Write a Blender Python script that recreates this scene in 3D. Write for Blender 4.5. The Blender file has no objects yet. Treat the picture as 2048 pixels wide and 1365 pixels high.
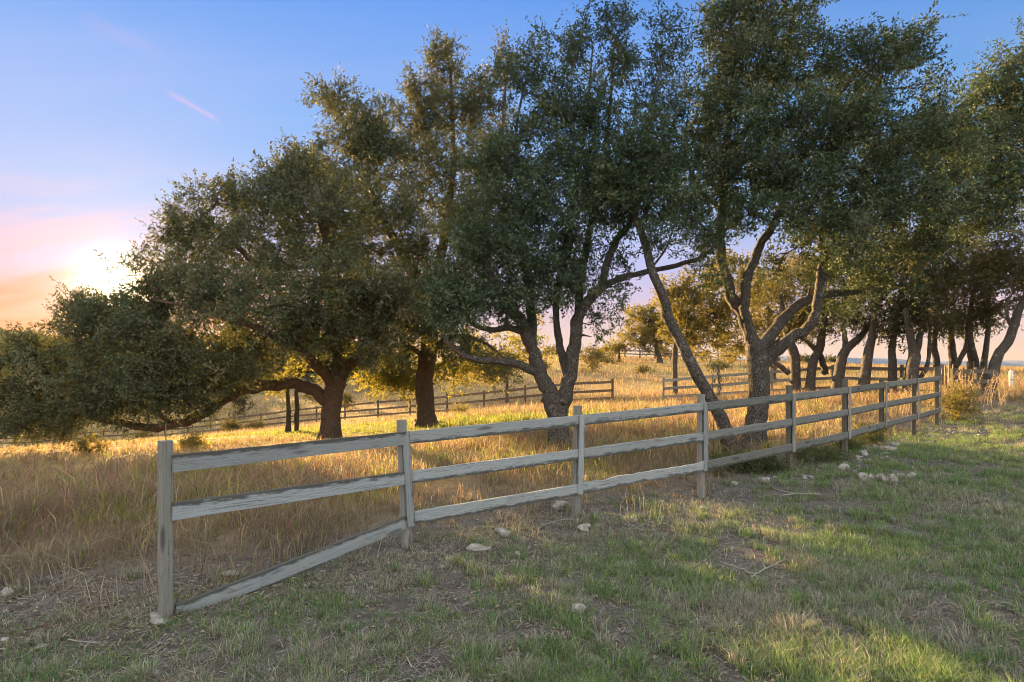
import bpy, math, random
import numpy as np
from mathutils import Vector, Matrix

# ------------------------------------------------------------------ camera, sky, sun, exposure
S = bpy.context.scene
COL = S.collection
EYE = 2.03          # eye height above the mown ground
F = 1160.0          # focal length in photo pixels (2048 wide)
HZ = 733.0          # photo row of the level horizon
cam = bpy.data.cameras.new("camera")
cam.sensor_width = 36.0
cam.lens = 36.0 * F / 2048.0
cam.shift_y = (HZ - 682.5) / 2048.0
cam.clip_start = 0.05
cam.clip_end = 9000.0
camo = bpy.data.objects.new("camera", cam)
camo.location = (0, 0, EYE)
camo.rotation_euler = (math.radians(90), 0, 0)
COL.objects.link(camo)
S.camera = camo

SUN_AZ = math.radians(-34.0)      # left of straight ahead
SUN_EL = math.radians(6.25)
SUN = Vector((math.sin(SUN_AZ) * math.cos(SUN_EL), math.cos(SUN_AZ) * math.cos(SUN_EL), math.sin(SUN_EL)))
sl = bpy.data.lights.new("sun", 'SUN')
sl.energy = 5.0
sl.angle = math.radians(0.55)
sl.color = (1.0, 0.64, 0.26)
so = bpy.data.objects.new("sun", sl)
so.rotation_euler = (-SUN).to_track_quat('-Z', 'Y').to_euler()
so.location = SUN * 60
COL.objects.link(so)

S.view_settings.view_transform = 'Standard'
S.view_settings.look = 'None'
S.view_settings.gamma = 1.0
EXPO = 2.85
S.view_settings.exposure = EXPO
S.cycles.max_bounces = 6
S.cycles.diffuse_bounces = 3
S.cycles.glossy_bounces = 2
S.cycles.transmission_bounces = 4
S.cycles.transparent_max_bounces = 4
S.cycles.use_denoising = True
S.cycles.filter_width = 1.05
S.cycles.sample_clamp_indirect = 4.0
S.cycles.caustics_reflective = False
S.cycles.caustics_refractive = False


def lin(r, g, b):
    f = lambda c: (c / 255 / 12.92) if c <= 10 else ((c / 255 + 0.055) / 1.055) ** 2.4
    return (f(r), f(g), f(b))


def pixdir(px, py):
    return Vector(((px - 1024) / F, 1.0, (HZ - py) / F)).normalized()


class NT:
    """tiny helper for building node trees"""
    def __init__(s, tree):
        s.t = tree; s.n = tree.nodes; s.l = tree.links
        s.n.clear()

    def new(s, typ, **kw):
        nd = s.n.new(typ)
        for k, v in kw.items():
            setattr(nd, k, v)
        return nd

    def put(s, sock, v):
        if hasattr(v, 'is_linked') or isinstance(v, bpy.types.NodeSocket):
            s.l.new(v, sock)
        elif v is not None:
            if sock.type == 'RGBA' and not hasattr(v, '__len__'):
                v = (v, v, v, 1)
            elif sock.type == 'RGBA' and len(v) == 3:
                v = (*v, 1)
            sock.default_value = v

    def math(s, op, a, b=None, c=None, clamp=False):
        nd = s.new('ShaderNodeMath', operation=op); nd.use_clamp = clamp
        s.put(nd.inputs[0], a)
        if b is not None: s.put(nd.inputs[1], b)
        if c is not None: s.put(nd.inputs[2], c)
        return nd.outputs[0]

    def vmath(s, op, a, b=None):
        nd = s.new('ShaderNodeVectorMath', operation=op)
        s.put(nd.inputs[0], a)
        if b is not None: s.put(nd.inputs[1], b)
        return nd.outputs['Value'] if op in ('DOT_PRODUCT', 'LENGTH', 'DISTANCE') else nd.outputs['Vector']

    def mix(s, f, a, b, blend='MIX'):
        nd = s.new('ShaderNodeMix', data_type='RGBA', blend_type=blend)
        nd.clamp_factor = True
        s.put(nd.inputs[0], f); s.put(nd.inputs[6], a); s.put(nd.inputs[7], b)
        return nd.outputs[2]

    def ramp(s, f, stops, interp='LINEAR'):
        nd = s.new('ShaderNodeValToRGB'); cr = nd.color_ramp; cr.interpolation = interp
        while len(cr.elements) < len(stops): cr.elements.new(0.5)
        for e, (p, c) in zip(cr.elements, stops):
            e.position = p
            e.color = (*c, 1) if hasattr(c, '__len__') else (c, c, c, 1)
        s.put(nd.inputs[0], f)
        return nd.outputs[0]

    def maprange(s, v, a, b, c=0.0, d=1.0, smooth=True):
        nd = s.new('ShaderNodeMapRange')
        nd.interpolation_type = 'SMOOTHSTEP' if smooth else 'LINEAR'
        s.put(nd.inputs[0], v)
        for i, x in zip((1, 2, 3, 4), (a, b, c, d)): nd.inputs[i].default_value = x
        return nd.outputs[0]

    def noise(s, vec, scale, detail=4, rough=0.55, dist=0.0):
        nd = s.new('ShaderNodeTexNoise')
        s.put(nd.inputs['Vector'], vec)
        nd.inputs['Scale'].default_value = scale
        nd.inputs['Detail'].default_value = detail
        nd.inputs['Roughness'].default_value = rough
        nd.inputs['Distortion'].default_value = dist
        return nd.outputs[0]

    def mapping(s, vec, scale=(1, 1, 1), rot=(0, 0, 0), loc=(0, 0, 0)):
        nd = s.new('ShaderNodeMapping')
        s.put(nd.inputs[0], vec)
        nd.inputs[1].default_value = loc; nd.inputs[2].default_value = rot; nd.inputs[3].default_value = scale
        return nd.outputs[0]

    def comb(s, x, y, z):
        nd = s.new('ShaderNodeCombineXYZ')
        for i, v in enumerate((x, y, z)): s.put(nd.inputs[i], v)
        return nd.outputs[0]


# ---- world: evening sky, clear blue over pink, glow round the low sun, thin pink cloud streaks
W = bpy.data.worlds.new("World"); S.world = W
W.use_nodes = True
w = NT(W.node_tree)
SK = 1.0 / (2 ** EXPO)
tc = w.new('ShaderNodeTexCoord')
D = w.vmath('NORMALIZE', tc.outputs['Generated'])
sp = w.new('ShaderNodeSeparateXYZ'); w.l.new(D, sp.inputs[0])
dx, dy, dz = sp.outputs
clear = w.ramp(dz, [
    (0.000, lin(250, 218, 186)), (0.030, lin(246, 214, 194)), (0.085, lin(230, 202, 212)),
    (0.160, lin(198, 198, 241)), (0.260, lin(174, 200, 248)), (0.380, lin(140, 184, 247)),
    (0.560, lin(92, 154, 240)), (0.660, (0.55, 0.66, 0.92)), (0.800, (1.35, 1.38, 1.42)), (1.0, (1.55, 1.56, 1.58))])  # unseen upper stops are brightened as added fill light
rightness = w.maprange(dx, -0.15, 0.62, 0.0, 1.0)
deep = w.mix(1.0, clear, (0.58, 0.80, 0.86), 'MULTIPLY')
lowmask = w.math('MULTIPLY', rightness, w.maprange(dz, 0.10, 0.30))
lowmask = w.math('MULTIPLY', lowmask, w.maprange(dz, 0.55, 0.75, 1, 0))
clear = w.mix(lowmask, clear, deep)
# unseen sky behind the camera, brightened as added fill for the foreground
back = w.maprange(dy, 0.15, -0.45)
clear = w.mix(w.math('MULTIPLY', back, w.maprange(dz, -0.02, 0.12)), clear, (1.78, 1.82, 1.88))
# cloud streaks, low on the left
den = w.math('ADD', dz, 0.16)
cu = w.math('DIVIDE', dx, den); cv = w.math('DIVIDE', dy, den)
cvec = w.comb(cu, cv, 0.0)
cm = w.mapping(cvec, scale=(0.55, 1.5, 1), rot=(0, 0, math.radians(-28)))
cl = w.noise(cm, 1.25, 6, 0.6, 0.6)
cl2 = w.noise(w.mapping(cvec, scale=(0.25, 0.9, 1), rot=(0, 0, math.radians(-34)), loc=(3, 1, 0)), 1.0, 5, 0.6, 0.3)
leftm = w.maprange(dx, -0.12, -0.56)
lowm = w.maprange(dz, 0.34, 0.12)
m1 = w.math('MULTIPLY', w.maprange(cl, 0.40, 0.56), w.math('MULTIPLY', leftm, lowm))
ccol = w.ramp(dz, [(0.0, lin(206, 140, 165)), (0.03, lin(240, 136, 118)), (0.075, lin(252, 146, 120)), (0.115, lin(248, 178, 176)),
                   (0.16, lin(244, 196, 208)), (0.30, lin(222, 208, 240))])
sky = w.mix(w.math('MULTIPLY', m1, 0.9), clear, ccol)
band = w.math('MULTIPLY', w.maprange(dx, -0.555, -0.635), w.math('MULTIPLY', w.maprange(dz, 0.015, 0.05), w.maprange(dz, 0.155, 0.07)))
band = w.math('MULTIPLY', band, w.maprange(cl2, 0.3, 0.6, 0.45, 0.95))
sky = w.mix(band, sky, lin(252, 148, 118))
veil = w.math('MULTIPLY', w.maprange(cl2, 0.42, 0.75), w.maprange(dz, 0.62, 0.3))
veil = w.math('MULTIPLY', veil, w.maprange(dy, 0.2, 0.5))
sky = w.mix(w.math('MULTIPLY', veil, 0.36), sky, lin(214, 206, 246))
# a short pink streak of cirrus
for (a, b, wd, am) in (((330, 180), (440, 245), 0.006, 0.55), ((150, 30), (330, 112), 0.016, 0.13)):
    d1, d2 = pixdir(*a), pixdir(*b)
    nrm = d1.cross(d2).normalized(); mid = (d1 + d2).normalized(); half = d1.angle(d2) / 2
    wob = w.math('MULTIPLY', w.math('SUBTRACT', w.noise(D, 18, 3), 0.5), 0.012)
    across = w.math('ADD', w.vmath('DOT_PRODUCT', D, tuple(nrm)), wob)
    across = w.maprange(w.math('ABSOLUTE', across), 0.0, wd, 1, 0)
    along = w.maprange(w.vmath('DOT_PRODUCT', D, tuple(mid)), math.cos(half * 1.1), math.cos(half * 0.35))
    sky = w.mix(w.math('MULTIPLY', w.math('MULTIPLY', across, along), am), sky, lin(228, 196, 236))
# aureole round the sun
ang = w.math('ARCCOSINE', w.math('MINIMUM', w.vmath('DOT_PRODUCT', D, tuple(SUN)), 0.999999))
def gl(deg, p=1.0):
    q = w.math('DIVIDE', ang, math.radians(deg))
    if p != 1.0: q = w.math('POWER', q, p)
    return w.math('EXPONENT', w.math('MULTIPLY', q, -1.0))
def addc(base, fac, colr):
    m = w.new('ShaderNodeMix', data_type='RGBA', blend_type='MULTIPLY'); m.inputs[0].default_value = 1
    w.put(m.inputs[6], w.comb(fac, fac, fac)); w.put(m.inputs[7], colr)
    return w.mix(1.0, base, m.outputs[2], 'ADD')
sky = addc(sky, gl(8.0, 1.5), (0.08, 0.045, 0.01))
sky = addc(sky, gl(4.8, 1.7), (0.34, 0.29, 0.17))
sky = addc(sky, gl(2.1, 2.0), (2.2, 1.8, 1.1))
sky = addc(sky, gl(1.5, 2.0), (9.0, 6.6, 3.4))
below = w.maprange(dz, -0.06, 0.0, 0, 1)
sky = w.mix(below, lin(120, 110, 100), sky)
nish = w.new('ShaderNodeTexSky', sky_type='NISHITA')
nish.sun_disc = False
nish.sun_elevation = SUN_EL
nish.sun_rotation = SUN_AZ
bg1 = w.new('ShaderNodeBackground'); w.put(bg1.inputs[0], sky); bg1.inputs[1].default_value = SK
bg2 = w.new('ShaderNodeBackground'); w.l.new(nish.outputs[0], bg2.inputs[0]); bg2.inputs[1].default_value = 0.05 * 0.02
ad = w.new('ShaderNodeAddShader'); w.l.new(bg1.outputs[0], ad.inputs[0]); w.l.new(bg2.outputs[0], ad.inputs[1])
wo = w.new('ShaderNodeOutputWorld'); w.l.new(ad.outputs[0], wo.inputs[0])
W.cycles.sampling_method = 'MANUAL'
W.cycles.sample_map_resolution = 512

# ------------------------------------------------------------------ helpers
RNG = np.random.default_rng(7)


def at(px, py, Y):
    """point at distance Y ahead that the photo shows at (px, py)"""
    return np.array([(px - 1024) / F * Y, Y, EYE - (py - HZ) / F * Y])


def mesh_np(name, verts, faces, mat, attrs=None, parent=None, smooth=False):
    """faces: list of int arrays, each (n, k)"""
    me = bpy.data.meshes.new(name)
    verts = np.asarray(verts, np.float32)
    me.vertices.add(len(verts)); me.vertices.foreach_set('co', verts.ravel())
    faces = [np.asarray(f, np.int32) for f in faces if len(f)]
    idx = np.concatenate([f.ravel() for f in faces])
    tot = np.concatenate([np.full(len(f), f.shape[1], np.int32) for f in faces])
    st = np.concatenate([[0], np.cumsum(tot)[:-1]]).astype(np.int32)
    me.loops.add(len(idx)); me.loops.foreach_set('vertex_index', idx)
    me.polygons.add(len(tot)); me.polygons.foreach_set('loop_start', st); me.polygons.foreach_set('loop_total', tot)
    me.polygons.foreach_set('use_smooth', np.full(len(tot), bool(smooth)))
    me.update(calc_edges=True)
    for k, v in (attrs or {}).items():
        v = np.asarray(v, np.float32)
        if v.ndim == 1:
            a = me.attributes.new(k, 'FLOAT', 'POINT'); a.data.foreach_set('value', v)
        else:
            a = me.attributes.new(k, 'FLOAT_COLOR', 'POINT')
            if v.shape[1] == 3: v = np.concatenate([v, np.ones((len(v), 1), np.float32)], 1)
            a.data.foreach_set('color', v.ravel())
    me.materials.append(mat)
    o = bpy.data.objects.new(name, me); COL.objects.link(o)
    if parent is not None: o.parent = parent
    return o


def tag(o, label=None, cat=None, group=None, kind=None):
    if label: o['label'] = label
    if cat: o['category'] = cat
    if group: o['group'] = group
    if kind: o['kind'] = kind
    return o


def empty(name, loc, label, cat, group=None):
    o = bpy.data.objects.new(name, None); COL.objects.link(o)
    o.location = loc; o.empty_display_size = 0.2
    return tag(o, label, cat, group)


class VNoise:
    def __init__(s, seed, n=128):
        s.g = np.random.default_rng(seed).random((n, n)); s.n = n

    def __call__(s, x, y, sc=1.0, octv=3):
        out = 0; amp = 1; tot = 0
        x = np.asarray(x) * sc + 31.7; y = np.asarray(y) * sc + 17.3
        for _ in range(octv):
            xi = np.floor(x).astype(int); yi = np.floor(y).astype(int)
            fx = x - xi; fy = y - yi
            fx = fx * fx * (3 - 2 * fx); fy = fy * fy * (3 - 2 * fy)
            n = s.n; g = s.g
            v = (g[xi % n, yi % n] * (1 - fx) + g[(xi + 1) % n, yi % n] * fx) * (1 - fy) + \
                (g[xi % n, (yi + 1) % n] * (1 - fx) + g[(xi + 1) % n, (yi + 1) % n] * fx) * fy
            out = out + v * amp; tot += amp; amp *= 0.5; x = x * 2.03; y = y * 2.03
        return out / tot


N1, N2, N3 = VNoise(1), VNoise(2), VNoise(3)

# ------------------------------------------------------------------ materials
def new_mat(name):
    m = bpy.data.materials.new(name); m.use_nodes = True
    return m, NT(m.node_tree)


def out(nt, sh):
    o = nt.new('ShaderNodeOutputMaterial'); nt.l.new(sh, o.inputs[0])


def principled(nt, color, rough=0.8, spec=0.3, normal=None):
    p = nt.new('ShaderNodeBsdfPrincipled')
    nt.put(p.inputs['Base Color'], color); nt.put(p.inputs['Roughness'], rough)
    p.inputs['Specular IOR Level'].default_value = spec
    if normal is not None: nt.l.new(normal, p.inputs['Normal'])
    return p.outputs[0]


def bump(nt, h, strength=0.5, dist=0.02):
    b = nt.new('ShaderNodeBump'); b.inputs['Strength'].default_value = strength; b.inputs['Distance'].default_value = dist
    nt.put(b.inputs['Height'], h)
    return b.outputs[0]


def attr(nt, name):
    a = nt.new('ShaderNodeAttribute'); a.attribute_name = name
    return a


def leaf_mat(name, stops, trans_col, tf=0.35):
    m, n = new_mat(name)
    a = attr(n, 'tint')
    c = n.ramp(a.outputs['Fac'], stops)
    p = principled(n, c, 0.62, 0.22)
    t = n.new('ShaderNodeBsdfTranslucent')
    n.put(t.inputs[0], n.mix(n.math('MULTIPLY', a.outputs['Fac'], 0.5), trans_col, tuple(x * 0.6 for x in trans_col)))
    mx = n.new('ShaderNodeMixShader'); mx.inputs[0].default_value = tf
    n.l.new(p, mx.inputs[1]); n.l.new(t.outputs[0], mx.inputs[2])
    out(n, mx.outputs[0])
    return m


OAK = [(0.0, (0.030, 0.054, 0.027)), (0.45, (0.066, 0.108, 0.054)), (0.8, (0.128, 0.178, 0.095)), (1.0, (0.185, 0.195, 0.098))]
M_leaf = leaf_mat('oak_leaves', OAK, (0.14, 0.165, 0.03), 0.13)
M_leaf_warm = leaf_mat('warm_oak_leaves', [(0.0, (0.060, 0.082, 0.044)), (0.45, (0.104, 0.130, 0.070)), (0.8, (0.170, 0.182, 0.10)), (1.0, (0.22, 0.18, 0.09))], (0.19, 0.18, 0.033), 0.17)  # warmer leaf copy, orange flare glow put into the colour
M_leaf_far = leaf_mat('far_oak_leaves', [(0, (0.05, 0.062, 0.03)), (0.5, (0.075, 0.085, 0.038)), (1, (0.13, 0.11, 0.045))], (0.22, 0.17, 0.025), 0.25)
M_litterleaf = leaf_mat('fallen_leaves', [(0, (.10, .070, .045)), (.5, (.20, .145, .09)), (1, (.33, .27, .19))], (.2, .13, .06), .1)
M_shrub = leaf_mat('shrub_leaves', [(0, (0.07, 0.085, 0.03)), (0.6, (0.13, 0.13, 0.045)), (1, (0.24, 0.19, 0.07))], (0.36, 0.29, 0.05), 0.4)


M_yellow = leaf_mat('sunlit_yellow_leaves', [(0, (0.09, 0.11, 0.03)), (0.6, (0.15, 0.16, 0.04)), (1, (0.24, 0.20, 0.06))], (0.36, 0.30, 0.035), 0.42)  # yellow of sunlight put into leaf colour and translucency
M_gold = leaf_mat('golden_lit_leaves', [(0, (0.075, 0.080, 0.03)), (0.6, (0.125, 0.115, 0.04)), (1, (0.22, 0.17, 0.06))], (0.36, 0.29, 0.05), 0.34)  # golden leaf copy, sunlit look of these crowns put into the colour


def bark_mat(name, a, b, lich):
    m, n = new_mat(name)
    g = n.new('ShaderNodeNewGeometry').outputs['Position']
    mp = n.mapping(g, scale=(1, 1, 0.28))
    v = n.new('ShaderNodeTexVoronoi'); v.feature = 'DISTANCE_TO_EDGE'
    n.put(v.inputs['Vector'], n.mix(0.12, mp, n.mapping(g, scale=(3, 3, 3)))); v.inputs['Scale'].default_value = 22
    crack = n.maprange(v.outputs[0], 0.0, 0.16)
    f = n.noise(mp, 22, 5, 0.65)
    c = n.mix(f, a, b)
    c = n.mix(n.math('MULTIPLY', n.math('SUBTRACT', 1.0, crack), 0.5), c, tuple(x * 0.45 for x in a))
    li = n.maprange(n.noise(g, 5.5, 5, 0.7), 0.54, 0.68)
    c = n.mix(n.math('MULTIPLY', li, 0.6), c, lich)
    h = n.math('ADD', n.math('MULTIPLY', crack, 0.7), n.math('MULTIPLY', f, 0.6))
    out(n, principled(n, c, 0.9, 0.15, bump(n, h, 1.0, 0.06)))
    return m


M_bark = bark_mat('grey_oak_bark', (0.085, 0.072, 0.060), (0.215, 0.188, 0.155), (0.34, 0.35, 0.31))
M_bark_red = bark_mat('brown_oak_bark', (0.10, 0.066, 0.045), (0.22, 0.15, 0.10), (0.20, 0.17, 0.13))  # reddish cast of warm light put into the bark colour


def blade_mat(name, tf):
    m, n = new_mat(name)
    c = attr(n, 'col').outputs['Color']
    d = principled(n, c, 0.7, 0.15)
    t = n.new('ShaderNodeBsdfTranslucent'); n.put(t.inputs[0], c)
    mx = n.new('ShaderNodeMixShader'); mx.inputs[0].default_value = tf
    n.l.new(d, mx.inputs[1]); n.l.new(t.outputs[0], mx.inputs[2])
    out(n, mx.outputs[0])
    return m


M_blade = blade_mat('grass_blades', 0.5)
M_litter = blade_mat('straw_litter', 0.15)


def ground_mat():
    m, n = new_mat('ground_soil')
    g = n.new('ShaderNodeNewGeometry').outputs['Position']
    zone = attr(n, 'zone').outputs['Fac']
    green = attr(n, 'green').outputs['Fac']
    fine = n.noise(g, 38, 6, 0.7)
    midn = n.noise(g, 4.5, 5, 0.65)
    big = n.noise(g, 0.55, 4, 0.6)
    near = n.ramp(fine, [(0.25, (0.045, 0.042, 0.038)), (0.45, (0.115, 0.106, 0.094)), (0.62, (0.205, 0.19, 0.165)), (0.82, (0.35, 0.325, 0.285))])
    near = n.mix(n.math('MULTIPLY', n.maprange(midn, 0.46, 0.66), 0.55), near, (0.065, 0.046, 0.032))
    near = n.mix(n.math('MULTIPLY', n.maprange(big, 0.5, 0.72), 0.35), near, (0.24, 0.20, 0.15))
    far = n.ramp(n.noise(n.mapping(g, scale=(1, 0.6, 1)), 1.6, 7, 0.75),
                 [(0.25, (0.17, 0.115, 0.052)), (0.5, (0.33, 0.225, 0.095)), (0.75, (0.44, 0.31, 0.14))])
    far = n.mix(n.math('MULTIPLY', n.maprange(n.noise(g, 0.11, 5, 0.65), 0.5, 0.66), 0.6), far, (0.18, 0.15, 0.065))
    far = n.mix(green, far, (0.17, 0.19, 0.045))
    c = n.mix(zone, near, far)
    h = n.math('ADD', fine, n.math('MULTIPLY', midn, 1.4))
    out(n, principled(n, c, 0.95, 0.1, bump(n, h, 0.8, 0.05)))
    return m


M_ground = ground_mat()


def wood_mat(name, base, dark, stain, topdark=0.65):
    m, n = new_mat(name)
    t = n.new('ShaderNodeTexCoord').outputs['Object']
    inf = n.new('ShaderNodeObjectInfo')
    off = n.vmath('SCALE', (17.0, 9.0, 5.0)); off.node.inputs['Scale'].default_value = 1
    n.l.new(inf.outputs['Random'], off.node.inputs['Scale'])
    t2 = n.vmath('ADD', t, off)
    wv = n.noise(n.mapping(t2, scale=(0.7, 3.5, 5)), 2.0, 3, 0.5)
    gvec = n.vmath('ADD', n.mapping(t2, scale=(1.0, 26, 26)), n.comb(0.0, n.math('MULTIPLY', wv, 5.0), n.math('MULTIPLY', wv, 7.0)))
    grain = n.noise(gvec, 2.6, 6, 0.68, 0.4)
    lines = n.noise(n.vmath('ADD', n.mapping(t2, scale=(0.32, 48, 48)), n.comb(0.0, n.math('MULTIPLY', wv, 4.0), n.math('MULTIPLY', wv, 5.0))), 2.2, 3, 0.6)
    tone = n.noise(n.mapping(t2, scale=(0.9, 1.2, 1.2)), 1.7, 3, 0.5)
    c = n.ramp(grain, [(0.22, tuple(a * .55 + b * .45 for a, b in zip(dark, base))), (0.5, tuple(b * .86 for b in base)), (0.8, tuple(min(1, x * 1.12) for x in base))])
    c = n.mix(n.math('MULTIPLY', n.maprange(tone, 0.45, 0.68), 0.25), c, tuple(a * .5 + b * .5 for a, b in zip(dark, base)))
    c = n.mix(n.math('MULTIPLY', n.maprange(lines, 0.53, 0.66), 0.6), c, tuple(x * 0.55 for x in dark))
    rnd = n.math('FRACT', n.math('MULTIPLY', inf.outputs['Random'], 7.31))
    c = n.mix(0.75, c, n.mix(rnd, (0.74, 0.75, 0.73), (1.16, 1.18, 1.18)), 'MULTIPLY')
    # weather stains: algae and grime along the upper edge with a ragged lower limit
    spz = n.new('ShaderNodeSeparateXYZ'); n.l.new(t, spz.inputs[0])
    ed = n.math('ADD', spz.outputs[2], n.math('MULTIPLY', n.math('SUBTRACT', n.noise(n.mapping(t2, scale=(2.2, 6, 9)), 2.4, 5, 0.7), 0.5), 0.13))
    st = n.maprange(ed, 0.026, 0.052)
    c = n.mix(n.math('MULTIPLY', st, topdark), c, stain)
    # knots
    vo = n.new('ShaderNodeTexVoronoi'); n.put(vo.inputs['Vector'], n.mapping(t2, scale=(1.6, 6, 8))); vo.inputs['Scale'].default_value = 1.0
    kn = n.maprange(vo.outputs['Distance'], 0.08, 0.24, 1, 0)
    c = n.mix(n.math('MULTIPLY', kn, 0.7), c, tuple(x * 0.4 for x in dark))
    out(n, principled(n, c, 0.85, 0.2, bump(n, n.math('ADD', grain, n.math('MULTIPLY', lines, -0.5)), 0.3, 0.003)))
    return m


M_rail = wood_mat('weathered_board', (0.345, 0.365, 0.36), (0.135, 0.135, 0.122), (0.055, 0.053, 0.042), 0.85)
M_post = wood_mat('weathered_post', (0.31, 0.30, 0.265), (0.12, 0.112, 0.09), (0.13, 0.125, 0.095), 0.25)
M_rail_dim = wood_mat('dim_stained_board', (0.205, 0.205, 0.185), (0.095, 0.092, 0.08), (0.06, 0.056, 0.042), 0.85)  # far rails: heavier stains, plus shade put into a darker base
M_post_dim = wood_mat('dim_stained_post', (0.17, 0.15, 0.115), (0.075, 0.065, 0.048), (0.07, 0.06, 0.045), 0.3)  # darker copy of the post wood, shade of the far posts in its colour
M_dark = wood_mat('dark_board', (0.17, 0.125, 0.085), (0.075, 0.055, 0.04), (0.06, 0.048, 0.035), 0.4)


def rock_mat():
    m, n = new_mat('limestone')
    t = n.new('ShaderNodeTexCoord').outputs['Object']
    f = n.noise(t, 14, 6, 0.7)
    f2 = n.noise(t, 45, 5, 0.7)
    c = n.ramp(f, [(0.3, (0.15, 0.13, 0.105)), (0.5, (0.36, 0.34, 0.30)), (0.72, (0.58, 0.56, 0.52))])
    c = n.mix(n.math('MULTIPLY', n.maprange(f2, 0.55, 0.7), 0.5), c, (0.20, 0.18, 0.15))
    sz = n.new('ShaderNodeSeparateXYZ'); n.l.new(t, sz.inputs[0])
    dirt = n.math('ADD', sz.outputs[2], n.math('MULTIPLY', n.math('SUBTRACT', f, 0.5), 0.09))
    c = n.mix(n.math('MULTIPLY', n.maprange(dirt, 0.03, -0.01), 0.65), c, (0.095, 0.080, 0.062))
    out(n, principled(n, c, 0.9, 0.2, bump(n, n.math('ADD', f, f2), 0.8, 0.03)))
    return m


M_rock = rock_mat()


def simple_mat(name, c1, c2, scale=20, rough=0.7):
    m, n = new_mat(name)
    t = n.new('ShaderNodeTexCoord').outputs['Object']
    c = n.mix(n.noise(t, scale, 5, 0.65), c1, c2)
    out(n, principled(n, c, rough, 0.3))
    return m


M_white = simple_mat('white_painted_post', (0.70, 0.70, 0.68), (0.84, 0.84, 0.82), 12, 0.5)
M_band = simple_mat('grey_band', (0.35, 0.35, 0.35), (0.45, 0.45, 0.45), 12, 0.5)
M_stick = simple_mat('dead_stick', (0.17, 0.155, 0.13), (0.34, 0.32, 0.28), 30, 0.9)
M_rod = simple_mat('rusty_rod', (0.10, 0.07, 0.05), (0.17, 0.12, 0.09), 40, 0.6)
M_stalk = simple_mat('dry_stalks', (0.40, 0.28, 0.15), (0.55, 0.42, 0.26), 30, 0.8)


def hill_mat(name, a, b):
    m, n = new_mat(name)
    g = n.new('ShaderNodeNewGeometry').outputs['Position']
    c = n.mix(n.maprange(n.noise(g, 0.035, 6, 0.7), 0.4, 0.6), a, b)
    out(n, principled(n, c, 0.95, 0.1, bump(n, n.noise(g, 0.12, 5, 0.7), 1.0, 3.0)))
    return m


# ------------------------------------------------------------------ ground
CTRL = []
def gp(px, py, Y): p = at(px, py, Y); CTRL.append((p[0], p[1], p[2]))
FENCE = [  # post: x top, x base, y top, y base, distance
    (331, 331, 882, 1234, 4.67), (803, 814, 840, 1094, 6.50), (1156, 1152, 812, 1033, 7.80), (1402, 1402, 789, 996, 9.0),
    (1578, 1578, 771, 941, 10.45), (1690, 1690, 758, 904, 11.8), (1763, 1763, 757, 886, 13.35), (1828, 1828, 750, 874, 15.0),
    (1874, 1874, 735, 853, 16.8)]
for (xt, xb, yt, yb, Y) in FENCE: gp(xb, yb, Y)
for p in ((660, 878, 17), (853, 854, 20.5), (1118, 902, 13.4), (1510, 895, 13.4), (150, 903, 16.5), (0, 906, 16.5), (300, 893, 17),
          (700, 856, 22), (720, 848, 30), (1000, 833, 28), (450, 872, 26), (200, 897, 40), (0, 910, 42),
          (1225, 803, 34.5), (1327, 805, 33), (1544, 790, 31), (1666, 787, 28.5), (1804, 795, 25.7), (1905, 800, 21.5), (2022, 782, 30), (2048, 800, 24),
          (1050, 815, 38), (968, 823, 40), (894, 828, 42), (756, 836, 46), (690, 840, 49), (522, 857, 54), (421, 867, 57), (248, 885, 60), (100, 897, 62), (0, 903, 63),
          (1250, 748, 60), (1250, 720, 95), (1000, 745, 62), (850, 764, 66), (700, 780, 75), (500, 805, 85), (200, 835, 100), (0, 850, 110),
          (1000, 711, 120), (1300, 716, 105), (1500, 724, 95), (1700, 731, 85), (1950, 738, 75), (2200, 739, 75)):
    gp(*p)
CTRL += [(0, 0.5, 0), (3, 3, 0), (-4, 3, 0.0), (-7, 6, 0.0), (6, 5, 0), (10, 8, 0.03), (14, 12, 0.2), (0, -6, 0), (-10, -5, 0), (12, -4, 0), (0, 5, 0.0), (3.5, 7, 0.0),
         (-9, 9.5, -0.1), (-14, 13, -0.4), (0, 10.5, 0.06), (-5, 9, 0.0),
         (0, -60, 0.5), (60, -30, 0.5), (-60, -30, -1), (80, 30, 1.5), (-60, 30, -4), (120, 90, 0), (-150, 110, -14),
         (0, 220, 2), (120, 220, -6), (-150, 220, -16), (-300, 100, -20), (300, 100, -10), (0, 420, -12), (-300, 400, -15), (300, 400, -16)]
CTRL = np.array(CTRL)
CC = 1.5
def _k(r): return np.sqrt(r * r + CC * CC)
_A = np.zeros((len(CTRL) + 1, len(CTRL) + 1))
_d = np.hypot(CTRL[:, None, 0] - CTRL[None, :, 0], CTRL[:, None, 1] - CTRL[None, :, 1])
_A[:-1, :-1] = _k(_d) - np.eye(len(CTRL)) * 0.25; _A[-1, :-1] = 1; _A[:-1, -1] = 1
_wt = np.linalg.solve(_A, np.concatenate([CTRL[:, 2], [0]]))


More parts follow.
